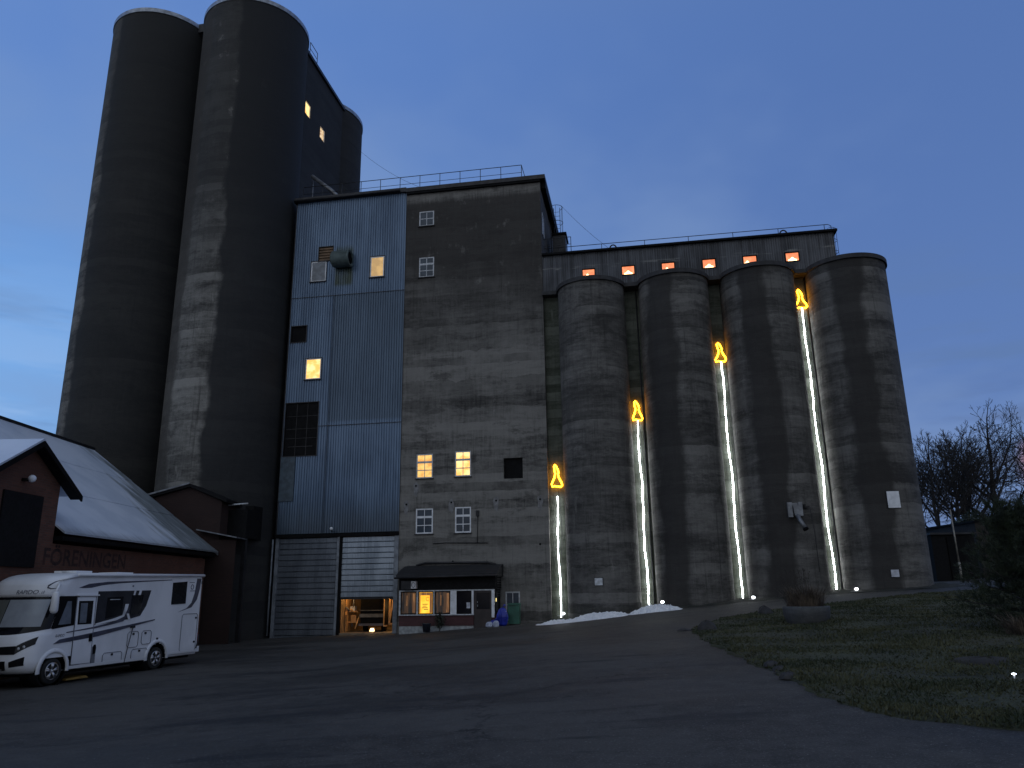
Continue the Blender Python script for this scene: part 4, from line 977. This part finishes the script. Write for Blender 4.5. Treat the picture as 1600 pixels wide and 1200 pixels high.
def ring(z):
    w = hw(z); L = []
    s1 = sf(z) - .72
    for s in sides: L.append((s if s < s1 else s1, -WW + w, z))
    for v in [x for x in vs][::-1]: L.append(tuple(fpt(v, z)))
    for s in sides[::-1]: L.append((min(s, s1), -WW - w, z))
    L.append((-2.05, -WW - w + .1, z)); L.append((-2.05, -WW + w - .1, z))
    return L
rings = [ring(z) for z in zs]; n = len(rings[0])
for r in rings: mb.v += r
for i in range(len(zs) - 1):
    for k in range(n):
        k2 = (k + 1) % n; b = i * n
        c = [sum(rings[i][k][a] + rings[i][k2][a] + rings[i + 1][k][a] + rings[i + 1][k2][a] for _ in (0,)) / 4 for a in range(3)]
        if (abs(c[1]) < .12 or abs(c[1] + 2 * WW) < .12) and any(math.hypot(c[0] - w_, c[2] - .36) < .43 for w_ in (WF, WR)): continue
        mb.f.append((b + k, b + k2, b + n + k2, b + n + k)); mb.sm.append(True)
mb.f.append(tuple(range((len(zs) - 1) * n, len(zs) * n))); mb.sm.append(False)
mb.f.append(tuple(range(n))[::-1]); mb.sm.append(False)
t = NT('motorhome_paint'); x, y, z = t.xyz(); f = t.noise((1.2, 1.2, .5), 5, .6)
c = t.mix(t.rng(f, .4, .7), (.80, .81, .84), (.70, .71, .74))
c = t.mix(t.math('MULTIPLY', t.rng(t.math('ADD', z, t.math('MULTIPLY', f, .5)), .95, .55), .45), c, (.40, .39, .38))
M['rv'] = t.out(c, .28)
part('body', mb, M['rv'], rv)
M['char'] = simple('charcoal_trim', (.024, .026, .033), .4, spec=.3); M['stripe'] = simple('dark_stripe', (.055, .060, .090), .4); M['seam'] = simple('panel_seam', (.16, .17, .21), .6)
M['tyre'] = simple('tyre_rubber', (.012, .012, .012), .8); M['rim_m'] = simple('alloy', (.50, .50, .52), .3, .8); M['lens'] = simple('lamp_lens', (.6, .62, .66), .1)
M['blind'] = simple('windscreen_blind', (.30, .33, .37), .35, var=.08)
def side(poly, y0=.0, y1=.012): return MB().prism([(s, z) for s, z in poly], y0 + .0015, y1)
def fpatch(v0, v1, z0, z1, o, nv=20, nz=8, top=None, bot=None):
    m = MB()
    for j in range(nz + 1):
        for i in range(nv + 1):
            v = v0 + (v1 - v0) * i / nv; a = bot(v) if bot else z0; b = top(v) if top else z1
            m.v.append(tuple(fpt(v, a + (b - a) * j / nz, o)))
    for j in range(nz):
        for i in range(nv): b = j * (nv + 1) + i; m.f.append((b, b + 1, b + nv + 2, b + nv + 1)); m.sm.append(True)
    return m
# windscreen: black surround, pale blind behind glass
bz_ = lambda v: 1.30 + .14 * max(0, v) ** 3 + .14 * max(0, -v) ** 3
ws = part('windscreen', fpatch(-.995, .995, 1.3, 2.27, .006, 48, 10, bot=bz_), M['glassdk'], rv)
part('blind', fpatch(-.05, .88, 1.50, 2.2, .012, 24, 6), M['blind'], ws)
part('blind', fpatch(-.88, -.07, 1.50, 2.2, .012, 24, 6), simple('olive_blind', (.12, .13, .12), .4, var=.05), ws)
part('wiper', MB().tube([tuple(fpt(-.5, 1.36, .04)), tuple(fpt(.25, 1.46, .03))], .012, 6), M['black'], ws)
# cab side window and door
part('cab_window', side([(3.40, 2.28), (4.06, 2.28), (4.20, 1.42), (3.40, 1.50)]), M['black'], rv)
part('cab_glass', side([(3.66, 2.14), (3.80, 2.14), (4.02, 1.52), (3.60, 1.54)], .01, .016), M['frost'], rv)
dr = part('door', side([(3.43, .44), (3.47, 2.24), (2.80, 2.24), (2.74, .44)], .0, .014), M['rv'], rv)
part('door_glass', side([(3.36, 1.50), (3.40, 2.14), (2.88, 2.14), (2.86, 1.50)], .013, .019), M['glassdk'], dr); part('door_blind', side([(3.30, 1.54), (3.33, 2.08), (3.08, 2.08), (3.06, 1.54)], .018, .022), M['frost'], dr)
fr_ = MB()
def line(m, pts, r=.009): m.tube([(s, .014, z) for s, z in pts], r, 5); return m
line(fr_, [(3.43, .44), (3.48, 2.25), (2.79, 2.25), (2.73, .44), (3.43, .44)], .012)
part('door_seam', fr_, M['seam'], dr); part('rain_gutter', MB().box(2.7, 3.5, .005, .05, 2.275, 2.31), M['rv'], rv)
part('handle', MB().box(2.80, 2.88, .012, .05, 1.02, 1.22), M['black'], dr)
# window band
band = side([(2.72, 2.40), (.54, 2.42), (.70, 1.95), (.92, 1.66), (1.35, 1.58), (2.72, 1.46)])
bnd = part('window_band', band, M['char'], rv)
part('window', side([(2.35, 2.22), (1.72, 2.24), (1.72, 1.72), (2.35, 1.62)], .011, .022), M['glassdk'], bnd)
part('window', side([(1.36, 2.28), (.86, 2.28), (.98, 1.72), (1.36, 1.68)], .011, .022), M['glassdk'], bnd)
part('swoosh', side([(1.60, 2.02), (1.46, 2.02), (1.50, 1.85), (1.68, 1.70), (2.0, 1.62), (2.7, 1.50), (2.7, 1.46), (1.9, 1.56), (1.60, 1.66)], .011, .017), M['rv'], bnd)
part('stripe', side([(1.28, 2.42), (1.20, 2.42), (1.24, 2.28), (1.31, 2.28)], .011, .018), M['rv'], bnd); part('stripe', side([(1.06, 2.42), (.96, 2.42), (1.0, 2.28), (1.10, 2.28)], .011, .018), M['rv'], bnd)
part('stripe', side([(1.52, 1.74), (1.42, 1.74), (1.32, 1.56), (1.42, 1.56)], .011, .018), M['rv'], bnd)
part('curtain_rail', MB().box(1.85, 2.25, .02, .028, 2.15, 2.17), M['lens'], bnd)
part('rear_window', side([(-.46, 2.66), (-1.16, 2.70), (-1.16, 1.98), (-.46, 1.96)], .0, .02), M['glassdk'], rv)
# stripes
part('upper_stripe', side([(3.46, 2.50), (3.1, 2.61), (2.4, 2.67), (-.40, 2.755), (-.40, 2.735), (1.9, 2.63), (2.6, 2.57), (3.0, 2.50), (3.3, 2.49)], 0, .006), M['stripe'], rv)
part('middle_stripe', side([(4.10, 1.03), (3.9, 1.14), (3.2, 1.21), (.25, 1.53), (.25, 1.50), (2.6, 1.14), (3.6, 1.06)], .0, .018), M['stripe'], rv)
part('thin_stripe', side([(3.70, 1.32), (2.7, 1.42), (1.9, 1.54), (1.55, 1.68), (1.42, 1.92), (1.44, 1.68), (1.62, 1.52), (2.0, 1.46), (2.7, 1.37), (3.7, 1.30)], .0, .0175), M['stripe'], rv)
part('rear_swoosh', side([(-1.68, 2.80), (-1.90, 2.80), (-1.86, 2.45), (-1.75, 2.1), (-1.5, 1.85), (-.80, 1.70), (-1.25, 1.83), (-1.48, 2.0), (-1.6, 2.3)], .0, .006), M['stripe'], rv)
part('awning', MB().tube([(3.6, .03, 2.83), (3.55, .05, 2.85), (-1.98, .05, 2.90)], .05, 8).tube([(4.1, -.06, 2.7), (3.6, .03, 2.83)], [.02, .05], 8), M['rv'], rv)
sk = MB(); sk.box(-1.95, -.46, .0, .03, .40, .46).box(.46, 3.5, .0, .03, .34, .42); part('skirt', sk, M['rv'], rv)
lb = MB()
for (a, b_, z0, z1) in ((-1.86, -1.06, .44, 1.64), (1.52, 2.28, .34, .66), (.90, 1.36, .74, 1.20), (.34, .76, .80, 1.20), (.46, 1.14, .38, .68)):
    r = .06; line(lb, [(a + r, z0), (b_ - r, z0), (b_, z0 + r), (b_, z1 - r), (b_ - r, z1), (a + r, z1), (a, z1 - r), (a, z0 + r), (a + r, z0)], .009)
part('locker_seams', lb, M['seam'], rv)
hd = MB()
for s, z in ((1.92, .60), (1.12, 1.13), (.60, 1.13), (.80, .62), (.36, .55), (-1.78, 1.5), (-1.78, .72), (.05, .93), (4.02, .86)): hd.box(s - .035, s + .035, .002, .022, z - .03, z + .03)
part('locks', hd, M['char'], rv)
part('filler', side([(2.70, .86), (2.64, .92), (2.58, .86), (2.56, .40), (2.70, .40)], 0, .01), M['steel'], rv)
part('filler_cap', side([(2.69, .84), (2.66, .92), (2.60, .92), (2.57, .84), (2.58, .68), (2.67, .66)], .01, .02), M['black'], rv)
part('side_lamp', MB().box(1.12, 1.28, .0, .05, 1.31, 1.37).tube([(1.2, .03, 1.3), (1.32, .03, .8), (1.42, .03, .3)], .012, 6), M['char'], rv)
part('badge', MB().tube([(1.35, .0, 2.55), (1.35, .015, 2.55)], .03, 10).box(-1.55, -1.3, .0, .012, 2.66, 2.68).box(-1.6, -1.35, 0, .012, 2.38, 2.40).tube([(-1.45 + .07 * math.cos(q), .008, 2.52 + .08 * math.sin(q)) for q in np.linspace(0, 6.28, 9)], .012, 5), M['seam'], rv)
# wheels, arches
def wheel(s):
    y = -.13
    w = part('wheel', MB().disc((s, y, RT), 'y', [(.001, .10), (.22, .10), (.31, .115), (RT, .08), (RT + .002, -.08), (.3, -.12), (.001, -.12)], 28), M['tyre'], rv)
    r = MB().disc((s, y, RT), 'y', [(.205, .122), (.222, .125), (.225, .105), (.20, .105)], 28); r.disc((s, y, RT), 'y', [(.001, .125), (.05, .125), (.055, .105), (.001, .105)], 14)
    for k in range(5):
        a = 2 * math.pi * k / 5 + .3
        for d in (-.14, .14):
            p0 = (s + .045 * math.cos(a), y + .115, RT + .045 * math.sin(a)); p1 = (s + .205 * math.cos(a + d), y + .118, RT + .205 * math.sin(a + d)); r.tube([p0, p1], [.022, .026], 6)
    part('rim', r, M['rim_m'], w)
    well = MB().disc((s, -.3, .38), 'y', [(.001, -.28), (.50, -.28), (.50, .27), (.44, .27)], 28); part('wheel_well', well, M['black'], rv)
    ar = MB(); prof = []
    for a in np.linspace(-.12, math.pi + .12, 25):
        for (rr, yy) in ((.43, -.02), (.43, .028), (.475, .034), (.52, .018), (.54, .0)): ar.v.append((s + rr * math.cos(a) * 1.02, yy, .36 + rr * math.sin(a) * 1.04))
    for i in range(24):
        for k in range(4): b = i * 5 + k; ar.f.append((b, b + 1, b + 6, b + 5)); ar.sm.append(True)
    part('arch', ar, M['rv'], rv)
wheel(WF); wheel(WR)
for s in (WF, WR): part('wheel', MB().disc((s, -2 * WW + .13, RT), 'y', [(.001, -.1), (RT, -.08), (RT, .1), (.001, .1)], 20), M['tyre'], rv)
part('chassis', MB().box(-1.9, 4.5, -2.05, -.25, .22, .318), M['black'], rv)
# nose: grille, lamps, bumper
gr = part('grille', fpatch(-.66, .66, .80, 1.02, .008, 26, 4, top=lambda v: 1.0 + .05 * abs(v), bot=lambda v: .82), M['black'], rv)
for sg in (1, -1):
    a, b_ = (.66, .93) if sg > 0 else (-.93, -.66)
    top = lambda v: 1.03 + .22 * (abs(v) - .66) / .27; bot = lambda v: .82 + .24 * (abs(v) - .66) / .27
    hl = part('headlight', fpatch(a, b_, 0, 0, .010, 14, 4, top=top, bot=bot), M['glassdk'], rv)
    for v in (.72, .80):
        p = fpt(v * sg, .965 + (v - .72) * .5, .022); part('bulb', MB().disc((p.x, p.y, p.z), 'x', [(.001, .02), (.035, .015), (.04, 0), (.001, 0)], 12), M['lens'], hl)
    fg = part('fog_lamp', fpatch(.58 * sg, .84 * sg, 0, 0, .008, 10, 4, top=lambda v: .64 + .12 * (abs(v) - .58) / .26, bot=lambda v: .50 + .04 * (abs(v) - .58) / .26), M['black'], rv)
part('lower_grille', fpatch(-.5, .5, .42, .66, .008, 20, 3), M['black'], rv)
part('bumper_lip', fpatch(-.93, .93, .345, .40, .03, 30, 2), M['rv'], rv)
# mirror
mr = MB().box(0, 0.001, 0, .001, 0, .001) if False else MB()
for (z, a, b_) in ((2.40, .03, .05), (2.36, .08, .09), (2.2, .09, .10), (1.92, .10, .11), (1.86, .08, .09), (1.83, .03, .05)):
    k0 = len(mr.v)
    for q in range(12): mr.v.append((4.42 + a * math.cos(q * math.pi / 6), .20 + b_ * math.sin(q * math.pi / 6), z))
for i in range(5):
    for q in range(12): b = i * 12; mr.f.append((b + q, b + (q + 1) % 12, b + 12 + (q + 1) % 12, b + 12 + q)); mr.sm.append(True)
mr.f.append(tuple(range(12))[::-1]); mr.f.append(tuple(range(60, 72))); mr.sm += [True, True]
mi = part('mirror', mr, M['rv'], rv); part('mirror_arm', MB().tube([(4.05, -.1, 2.62), (4.25, .10, 2.56), (4.42, .19, 2.38)], .035, 8), M['rv'], mi)
# lettering and swoosh on the nose
def front_text(s, size, v0, v1, z0, slant=.18):
    tv, tf = textmesh(s, size); w = max(p[0] for p in tv); m = MB()
    m.v = [tuple(fpt(v0 + (v1 - v0) * (p[0] + slant * p[1]) / w, z0 + p[1], .012)) for p in tv]; m.f = [tuple(f) for f in tf]; m.sm = [False] * len(tf); return m
part('lettering', front_text('RAPIDO', .155, .10, .66, 2.345), M['stripe'], rv, fix=False); part('lettering', front_text('.il', .12, .68, .76, 2.345), M['seam'], rv, fix=False)
part('nose_swoosh', MB().tube([tuple(fpt(v, z, .004)) for v, z in ((.93, 2.74), (.86, 2.66), (.80, 2.56), (.80, 2.51), (.86, 2.48), (.94, 2.49))], [.004, .014, .022, .022, .014, .004], 6), M['stripe'], rv)
tv, tf = textmesh('RAPIDO', .11); m = MB(); m.v = [(4.06 - p[0] * .75 - .15 * p[1], .006, 1.20 + p[1]) for p in tv]; m.f = [tuple(f) for f in tf]; m.sm = [False] * len(tf)
part('lettering', m, M['stripe'], rv, fix=False)
part('roof_hatch', MB().box(2.2, 2.9, -1.5, -.8, 2.92, 3.0).box(.6, 1.3, -1.4, -.7, 2.92, 2.98).tube([(3.3, -.3, 2.93), (3.3, -.8, 2.96)], .03, 6), M['rv'], rv)
part('rear_bumper', MB().box(-2.12, -1.9, -2.2, -.02, .38, .56), M['rv'], rv); part('tail_lamp', MB().box(-2.075, -2.03, -.2, -.06, .7, 1.0), simple('red_lens', (.25, .02, .02), .2), rv)
part('marker_lamp', MB().box(-1.97, -1.93, .0, .02, 2.62, 2.72).tube([(-1.9, .02, .5), (-1.98, .02, .7), (-1.98, .02, .95)], .02, 6), M['char'], rv)
solo('yellow_strip', RVM, (2.9, -.5, .02), MB().prism([(2.5, .02), (3.3, .02), (3.3, .06), (2.6, .09)], -.75, -.2), simple('strip_yellow', (.28, .17, .04), .5), 'flat yellow strip lying on the ground under the motorhome', 'ramp')  # plain yellow strip in place of a faint yellow-brown patch
# ============================================================ lawn things
def W3(x, y): return (x, y, gh(x, y))
px, py = 8.7, 23.8; pz = gh(px, py) + .04
pc = thing('concrete_planter', WOR, (px, py, pz), 'round grey concrete planter with dry ornamental grass on the lawn edge', 'planter')
part('bowl', MB().lathe(px, py, [(.001, pz - .1), (.48, pz - .1), (.58, pz + .02), (.66, pz + .24), (.68, pz + .44), (.66, pz + .49), (.58, pz + .49), (.56, pz + .40), (.001, pz + .42)], 32), concrete('planter_concrete', (.04, .042, .045), (.11, .115, .12), 12), pc)
part('soil', MB().lathe(px, py, [(.001, pz + .43), (.555, pz + .425)], 20), M['soil'], pc)
rg = np.random.default_rng(4)
def blades(cx, cy, cz, n, h, spread, w, rg, r0=.25):
    mb = MB()
    for _ in range(n):
        a = rg.random() * 6.283; r = r0 * rg.random() ** .5; L = h * rg.uniform(.5, 1.1); s = spread * rg.uniform(.2, 1); p = Vector((cx + r * math.cos(a), cy + r * math.sin(a), cz)); a += rg.normal() * .5
        q = Vector((-math.sin(a), math.cos(a), 0)) * w; d = Vector((math.cos(a), math.sin(a), 0))
        p1 = p + d * s * .35 + Vector((0, 0, L * .6)); p2 = p + d * s + Vector((0, 0, L * rg.uniform(.75, 1)))
        mb.face([p - q, p + q, p1 + q * .8, p1 - q * .8]); mb.face([p1 - q * .8, p1 + q * .8, p2])
    return mb
t = NT('dry_grass'); M['dry'] = t.out(t.mix(t.rng(t.noise((3, 3, 3), 4), .35, .65), (.045, .035, .028), (.17, .13, .095)), .9)
part('ornamental_grass', blades(px, py, pz + .42, 760, .74, .5, .008, rg, .5), M['dry'], pc)
sd = MB()
for _ in range(60):
    a = rg.random() * 6.283; r = .45 * rg.random() ** .5; hh = rg.uniform(.75, 1.15); p = Vector((px - .15 + r * math.cos(a), py + r * math.sin(a), pz + .42)); e = p + Vector((rg.normal() * .10 - .12, rg.normal() * .08, hh))
    sd.tube([p, e], .003, 3, False); sd.tube([e, e + Vector((0, 0, .05))], [.016, .004], 5)
part('seed_heads', sd, simple('seed_head', (.03, .024, .02), .9), pc)
def rock(x, y, r, h, seed, lb, nm='rock', grp=None, mt='stone'):
    rg = np.random.default_rng(seed); mb = MB(); n, m = 14, 7; ph = rg.random(6) * 6.28; z = gh(x, y) + (.05 if mt != 'soil' else .03)
    for i in range(m + 1):
        v = i / m * math.pi / 2
        for k in range(n):
            a = 2 * math.pi * k / n; c = 1 + .16 * math.sin(3 * a + ph[0]) + .09 * math.sin(7 * a + ph[1] + v * 3)
            mb.v.append((x + r * c * math.cos(v) * math.cos(a), y + r * .8 * c * math.cos(v) * math.sin(a), z - .03 + h * math.sin(v) * (1 + .12 * math.sin(4 * a + ph[2]))))
    for i in range(m):
        for k in range(n): k2 = (k + 1) % n; mb.f.append((i * n + k, i * n + k2, (i + 1) * n + k2, (i + 1) * n + k)); mb.sm.append(mt == 'soil')
    return solo(nm, WOR, (x, y, z), mb, M[mt], lb, nm.replace('_', ' '), grp)
rock(5.71, 23.9, .30, .30, 1, 'dark rock at the left tip of the lawn', grp='dark rocks along the lawn edge'); rock(8.9, 28.4, .27, .30, 2, 'dark rock on the far lawn edge left of the planter', grp='dark rocks along the lawn edge')
rock(5.3, 25.0, .22, .06, 5, 'low flat dark stone just off the left tip of the lawn', grp='dark rocks along the lawn edge')
rock(8.0, 13.7, .65, .13, 3, 'low dark molehill of bare earth on the lawn', 'soil_mound', mt='soil')
for i, (x, y, r) in enumerate(((4.72, 15.0, .15), (4.62, 14.2, .12), (4.45, 13.3, .16))): rock(x, y, r, .10, 30 + i, ['small dark edge stone farthest from the viewer on the left lawn edge', 'smallest dark edge stone, middle of three on the left lawn edge', 'small dark edge stone nearest the viewer on the left lawn edge'][i], grp='edge stones')
z = gh(7.22, 11.8) + .08
sl = thing('solar_light', WOR, (7.22, 11.8, z), 'tiny bright light in the grass at the right edge of the lawn', 'lamp')
part('lens', MB().lathe(7.22, 11.8, [(.001, z + .03), (.028, z + .035), (.032, z + .05), (.001, z + .06)], 10), emit('solar_lens', (.85, .92, 1), 4), sl); part('stake', MB().tube([(7.22, 11.8, z - .06), (7.22, 11.8, z + .03)], .012, 6), M['plastic'], sl)
# ---------- pine bush
bx, by = 12.0, 18.6; bz = gh(bx, by)
pb = thing('pine_bush', WOR, (bx, by, bz), 'dense dark pine shrub at the right edge of the lawn', 'shrub')
rg = np.random.default_rng(21); V = []; st = MB()
st.tube([(bx, by, bz), (bx + .05, by, bz + 1.2), (bx, by, bz + 3.0)], [.09, .06, .02], 8)
tips = []
for i in range(460):
    a = rg.random() * 6.283; hh = rg.random() ** .8 * 2.75 + .15; rad = (1.55 * (1 - (hh / 3.4) ** 1.5) + .12) * rg.uniform(.35, 1.1)
    b0 = Vector((bx, by, bz + hh * .75)); b1 = Vector((bx + rad * math.cos(a), by + rad * math.sin(a), bz + hh + .12))
    if i < 90: st.tube([b0, (b0 + b1) / 2 + Vector((0, 0, -.04)), b1], [.022, .014, .008], 5, False)
    tips.append((b1, (b1 - b0).normalized(), rad))
quads = []
for p, d, rad in tips:
    for k in range(7):
        q = p - d * (.09 * k) + Vector(rg.normal(size=3) * .05); up_ = (d + Vector((0, 0, .9))).normalized()
        for _ in range(16):
            e = (up_ * 1.0 + Vector(rg.normal(size=3) * .62)).normalized() * rg.uniform(.09, .17); w = e.cross(Vector(rg.normal(size=3))).normalized() * .0045
            quads += [q - w, q + w, q + e + w * .4, q + e - w * .4]
V = np.array([tuple(v) for v in quads]) - np.array([bx, by, bz])
t = NT('pine_needles'); M['needle'] = t.out(t.mix(t.rng(t.noise((4, 4, 4), 4), .4, .65), (.012, .020, .012), (.035, .050, .024)), .8)
put('foliage', fast_mesh('foliage', V, np.arange(len(V)).reshape(-1, 4), M['needle']), parent=pb)
part('branches', st, M['barkm'], pb)
cn = MB()
# dry tussock at the foot of the bush
tz = gh(11.0, 17.4) + .05
solo('dry_tussock', WOR, (11.0, 17.3, tz), blades(11.0, 17.3, tz, 420, .5, .55, .006, rg, .35), M['dry'], 'tangle of dry grass at the foot of the pine shrub', 'grass')
# ============================================================ right background
sz = gh(23, 41.5)
sh = thing('dark_shed', WOR, (23.2, 41.5, sz), 'small black shed with a flat top just right of the last silo', 'shed')
part('wall', MB().box(22.3, 24.6, 41.6, 44, sz - 1, 4.12), M['boards'], sh); part('door', MB().box(23.1, 24.3, 41.55, 41.595, sz, 4.0), M['black'], sh)
part('roof', MB().box(22.2, 24.7, 41.45, 44.1, 4.125, 4.22), M['dark'], sh)
pl = thing('lamp_pole', WOR, (24.3, 40.4, gh(24.3, 40.4)), 'slim pale pole in front of the black shed', 'pole')
g0 = gh(23.2, 40.6); part('shaft', MB().tube([(23.02, 40.6, g0 - .1), (23.02, 40.6, g0 + .9)], .06, 10).tube([(23.02, 40.6, g0 + .9), (23.0, 40.6, 5.35)], .038, 10), M['pole'], pl)
wz = gh(28, 44)
bw = thing('low_building', WOR, (30, 46, wz), 'low brownish plastered building behind the pole and pine shrub', 'building')
part('wall', MB().prism([(26.8, wz - 1), (42, wz - 1), (42, 5.9), (26.8, 5.0)], 45.0, 51), concrete('brown_render', (.022, .018, .017), (.045, .038, .035), 15), bw)
part('roof_edge', MB().prism([(26.7, 5.0), (42.1, 5.91), (42.1, 6.02), (26.7, 5.11)], 44.9, 51.1), M['black'], bw)
# ---------- bare trees
def tree_mesh(seed, H, spread, tr, lean=0.0, levels=5):
    rg = np.random.default_rng(seed); segs = []; trunk = []
    def grow(p, d, L, r, lv, az):
        n = 6 if lv == levels else (4 if lv > 1 else 3); q = p; dd = d; rr = r
        for i in range(n):
            dd = (dd + Vector(rg.normal(size=3)) * (.035 if lv == levels else .085) + Vector((0, 0, .05 if lv > 1 else .02))).normalized()
            e = q + dd * (L / n); r2 = rr * (.84 if lv < levels else .90)
            (trunk if lv == levels else segs).append((q, e, rr, r2)); q = e; rr = r2
            if lv > 0 and (i >= 1 if lv < levels else i >= 2):
                for m in range(2 if lv >= levels else 1):
                    az += 2.4 + rg.normal() * .3; t = spread * 1.75 * rg.uniform(.7, 1.15) * (1.0 if lv > 1 else .9)
                    a0 = dd.orthogonal().normalized(); b0 = dd.cross(a0)
                    sd = (dd * math.cos(t) + (a0 * math.cos(az) + b0 * math.sin(az)) * math.sin(t)).normalized()
                    grow(q, sd, L * (.74 if lv == levels else .60) * rg.uniform(.75, 1.1) * (1.15 - .45 * i / n), rr * (.62 if lv == levels else .52), lv - 1, rg.random() * 6.28)
        if lv > 0: grow(q, dd, L * .52, rr, lv - 1, az)
    grow(Vector((0, 0, -.2)), Vector((lean, 0, 1)).normalized(), H * .50, tr, levels, 0.0)
    def build(S, k):
        n = len(S); P = np.array([tuple(s[0]) + tuple(s[1]) + (s[2], s[3]) for s in S]); p, e, r0, r1 = P[:, :3], P[:, 3:6], P[:, 6], P[:, 7]
        r0 = np.maximum(r0, .017); r1 = np.maximum(r1, .012)
        d = e - p; d /= np.linalg.norm(d, axis=1)[:, None] + 1e-9; ref = np.where(np.abs(d[:, 2:3]) < .9, np.array([[0, 0, 1.]]), np.array([[1., 0, 0]])); a = np.cross(d, ref); a /= np.linalg.norm(a, axis=1)[:, None]; b = np.cross(d, a)
        V = []
        for q, r in ((p, r0), (e + d * .01, r1)):
            for i in range(k): t = 6.2832 * i / k; V.append(q + (a * math.cos(t) + b * math.sin(t)) * r[:, None])
        V = np.stack(V, 1); F = np.array([[i, (i + 1) % k, k + (i + 1) % k, k + i] for i in range(k)])
        return V.reshape(-1, 3), (np.arange(n)[:, None, None] * 2 * k + F[None]).reshape(-1, 4)
    return build(trunk, 10), build(segs, 4)
TREES = [(2, 36.6, 66, 12.4, .38, .24, .0, 'bare tree closest to the last silo'), (3, 38.6, 68, 13.2, .38, .26, .02, 'slender bare tree second from the last silo'), (4, 41.0, 70, 14.2, .40, .30, -.02, 'bare tree in the middle of the group, left of the tallest one'),
         (7, 44.6, 70, 15.8, .45, .42, -.08, 'tallest bare tree with a broad round crown against the blue sky'), (6, 50.5, 70, 14.8, .46, .42, .03, 'bare tree cut by the right picture edge, arching over the pine shrub'), (8, 47.0, 78, 12.0, .42, .26, .0, 'thin bare tree behind and right of the tallest one'), (12, 35.6, 74, 12.0, .42, .28, .02, 'bare tree in the back row whose branches touch the silo outline'), (13, 43.6, 76, 13.0, .44, .30, .0, 'bare tree in the back row directly left of the tallest trunk'), (9, 40.0, 80, 14.0, .42, .28, .0, 'bare tree in the back row behind the slender ones')]
for (sd, x, y, H, spr, tr, ln, lb) in TREES:
    z = gh(x, y)
    tt = thing('bare_tree', WOR, (x, y, z), lb, 'tree', 'bare trees on the right'); (tv, tf), (cv_, cf) = tree_mesh(sd, H, spr, tr, ln)
    zmax = cv_[:, 2].max(); k = H / zmax; tv[:, 2] *= k; cv_[:, 2] *= k; put('trunk', fast_mesh('trunk', tv, tf, M['barkm']), parent=tt); put('crown', fast_mesh('crown', cv_, cf, M['barkm']), parent=tt)
rg = np.random.default_rng(31)
for i, (x, y, rx, rz, lb) in enumerate(((41.0, 62, 2.2, 2.6, 'dark rounded bush under the middle bare trees'), (45.5, 62, 1.6, 2.1, 'small dark bush below the tallest bare tree'), (35.4, 60, 1.6, 1.9, 'dark bush peeping out beside the last silo'), (38.2, 64, 1.7, 2.2, 'dark bush between the silo and the middle trees'))):
    z = gh(x, y); b = thing('dark_bush', WOR, (x, y, z), lb, 'bush', 'dark bushes under the bare trees')
    V = leafcloud(0, 0, rz * .9 + 1.2, rx, rx, rz, 2600, .13, rg); put('foliage', fast_mesh('foliage', V, np.arange(len(V)).reshape(-1, 4), M['leafdk']), parent=b)
    part('stem', MB().tube([(x, y, z - .1), (x, y, z + rz * 1.4)], [.1, .04], 6), M['barkm'], b)
hv = []
for k in range(60):
    x = 20 + k * 1.5; y = 84 + 6 * math.sin(k * 1.7); hv.append(leafcloud(x, y, gh(x, y) + .6, 2.2, 1.6, 1.7 + .6 * math.sin(k * 2.3), 420, .28, rg))
hv = np.concatenate(hv); put('far_thicket', fast_mesh('far_thicket', hv, np.arange(len(hv)).reshape(-1, 4), M['leafdk']), label='dark far thicket closing the view behind the bare trees', cat='thicket', kind='stuff')
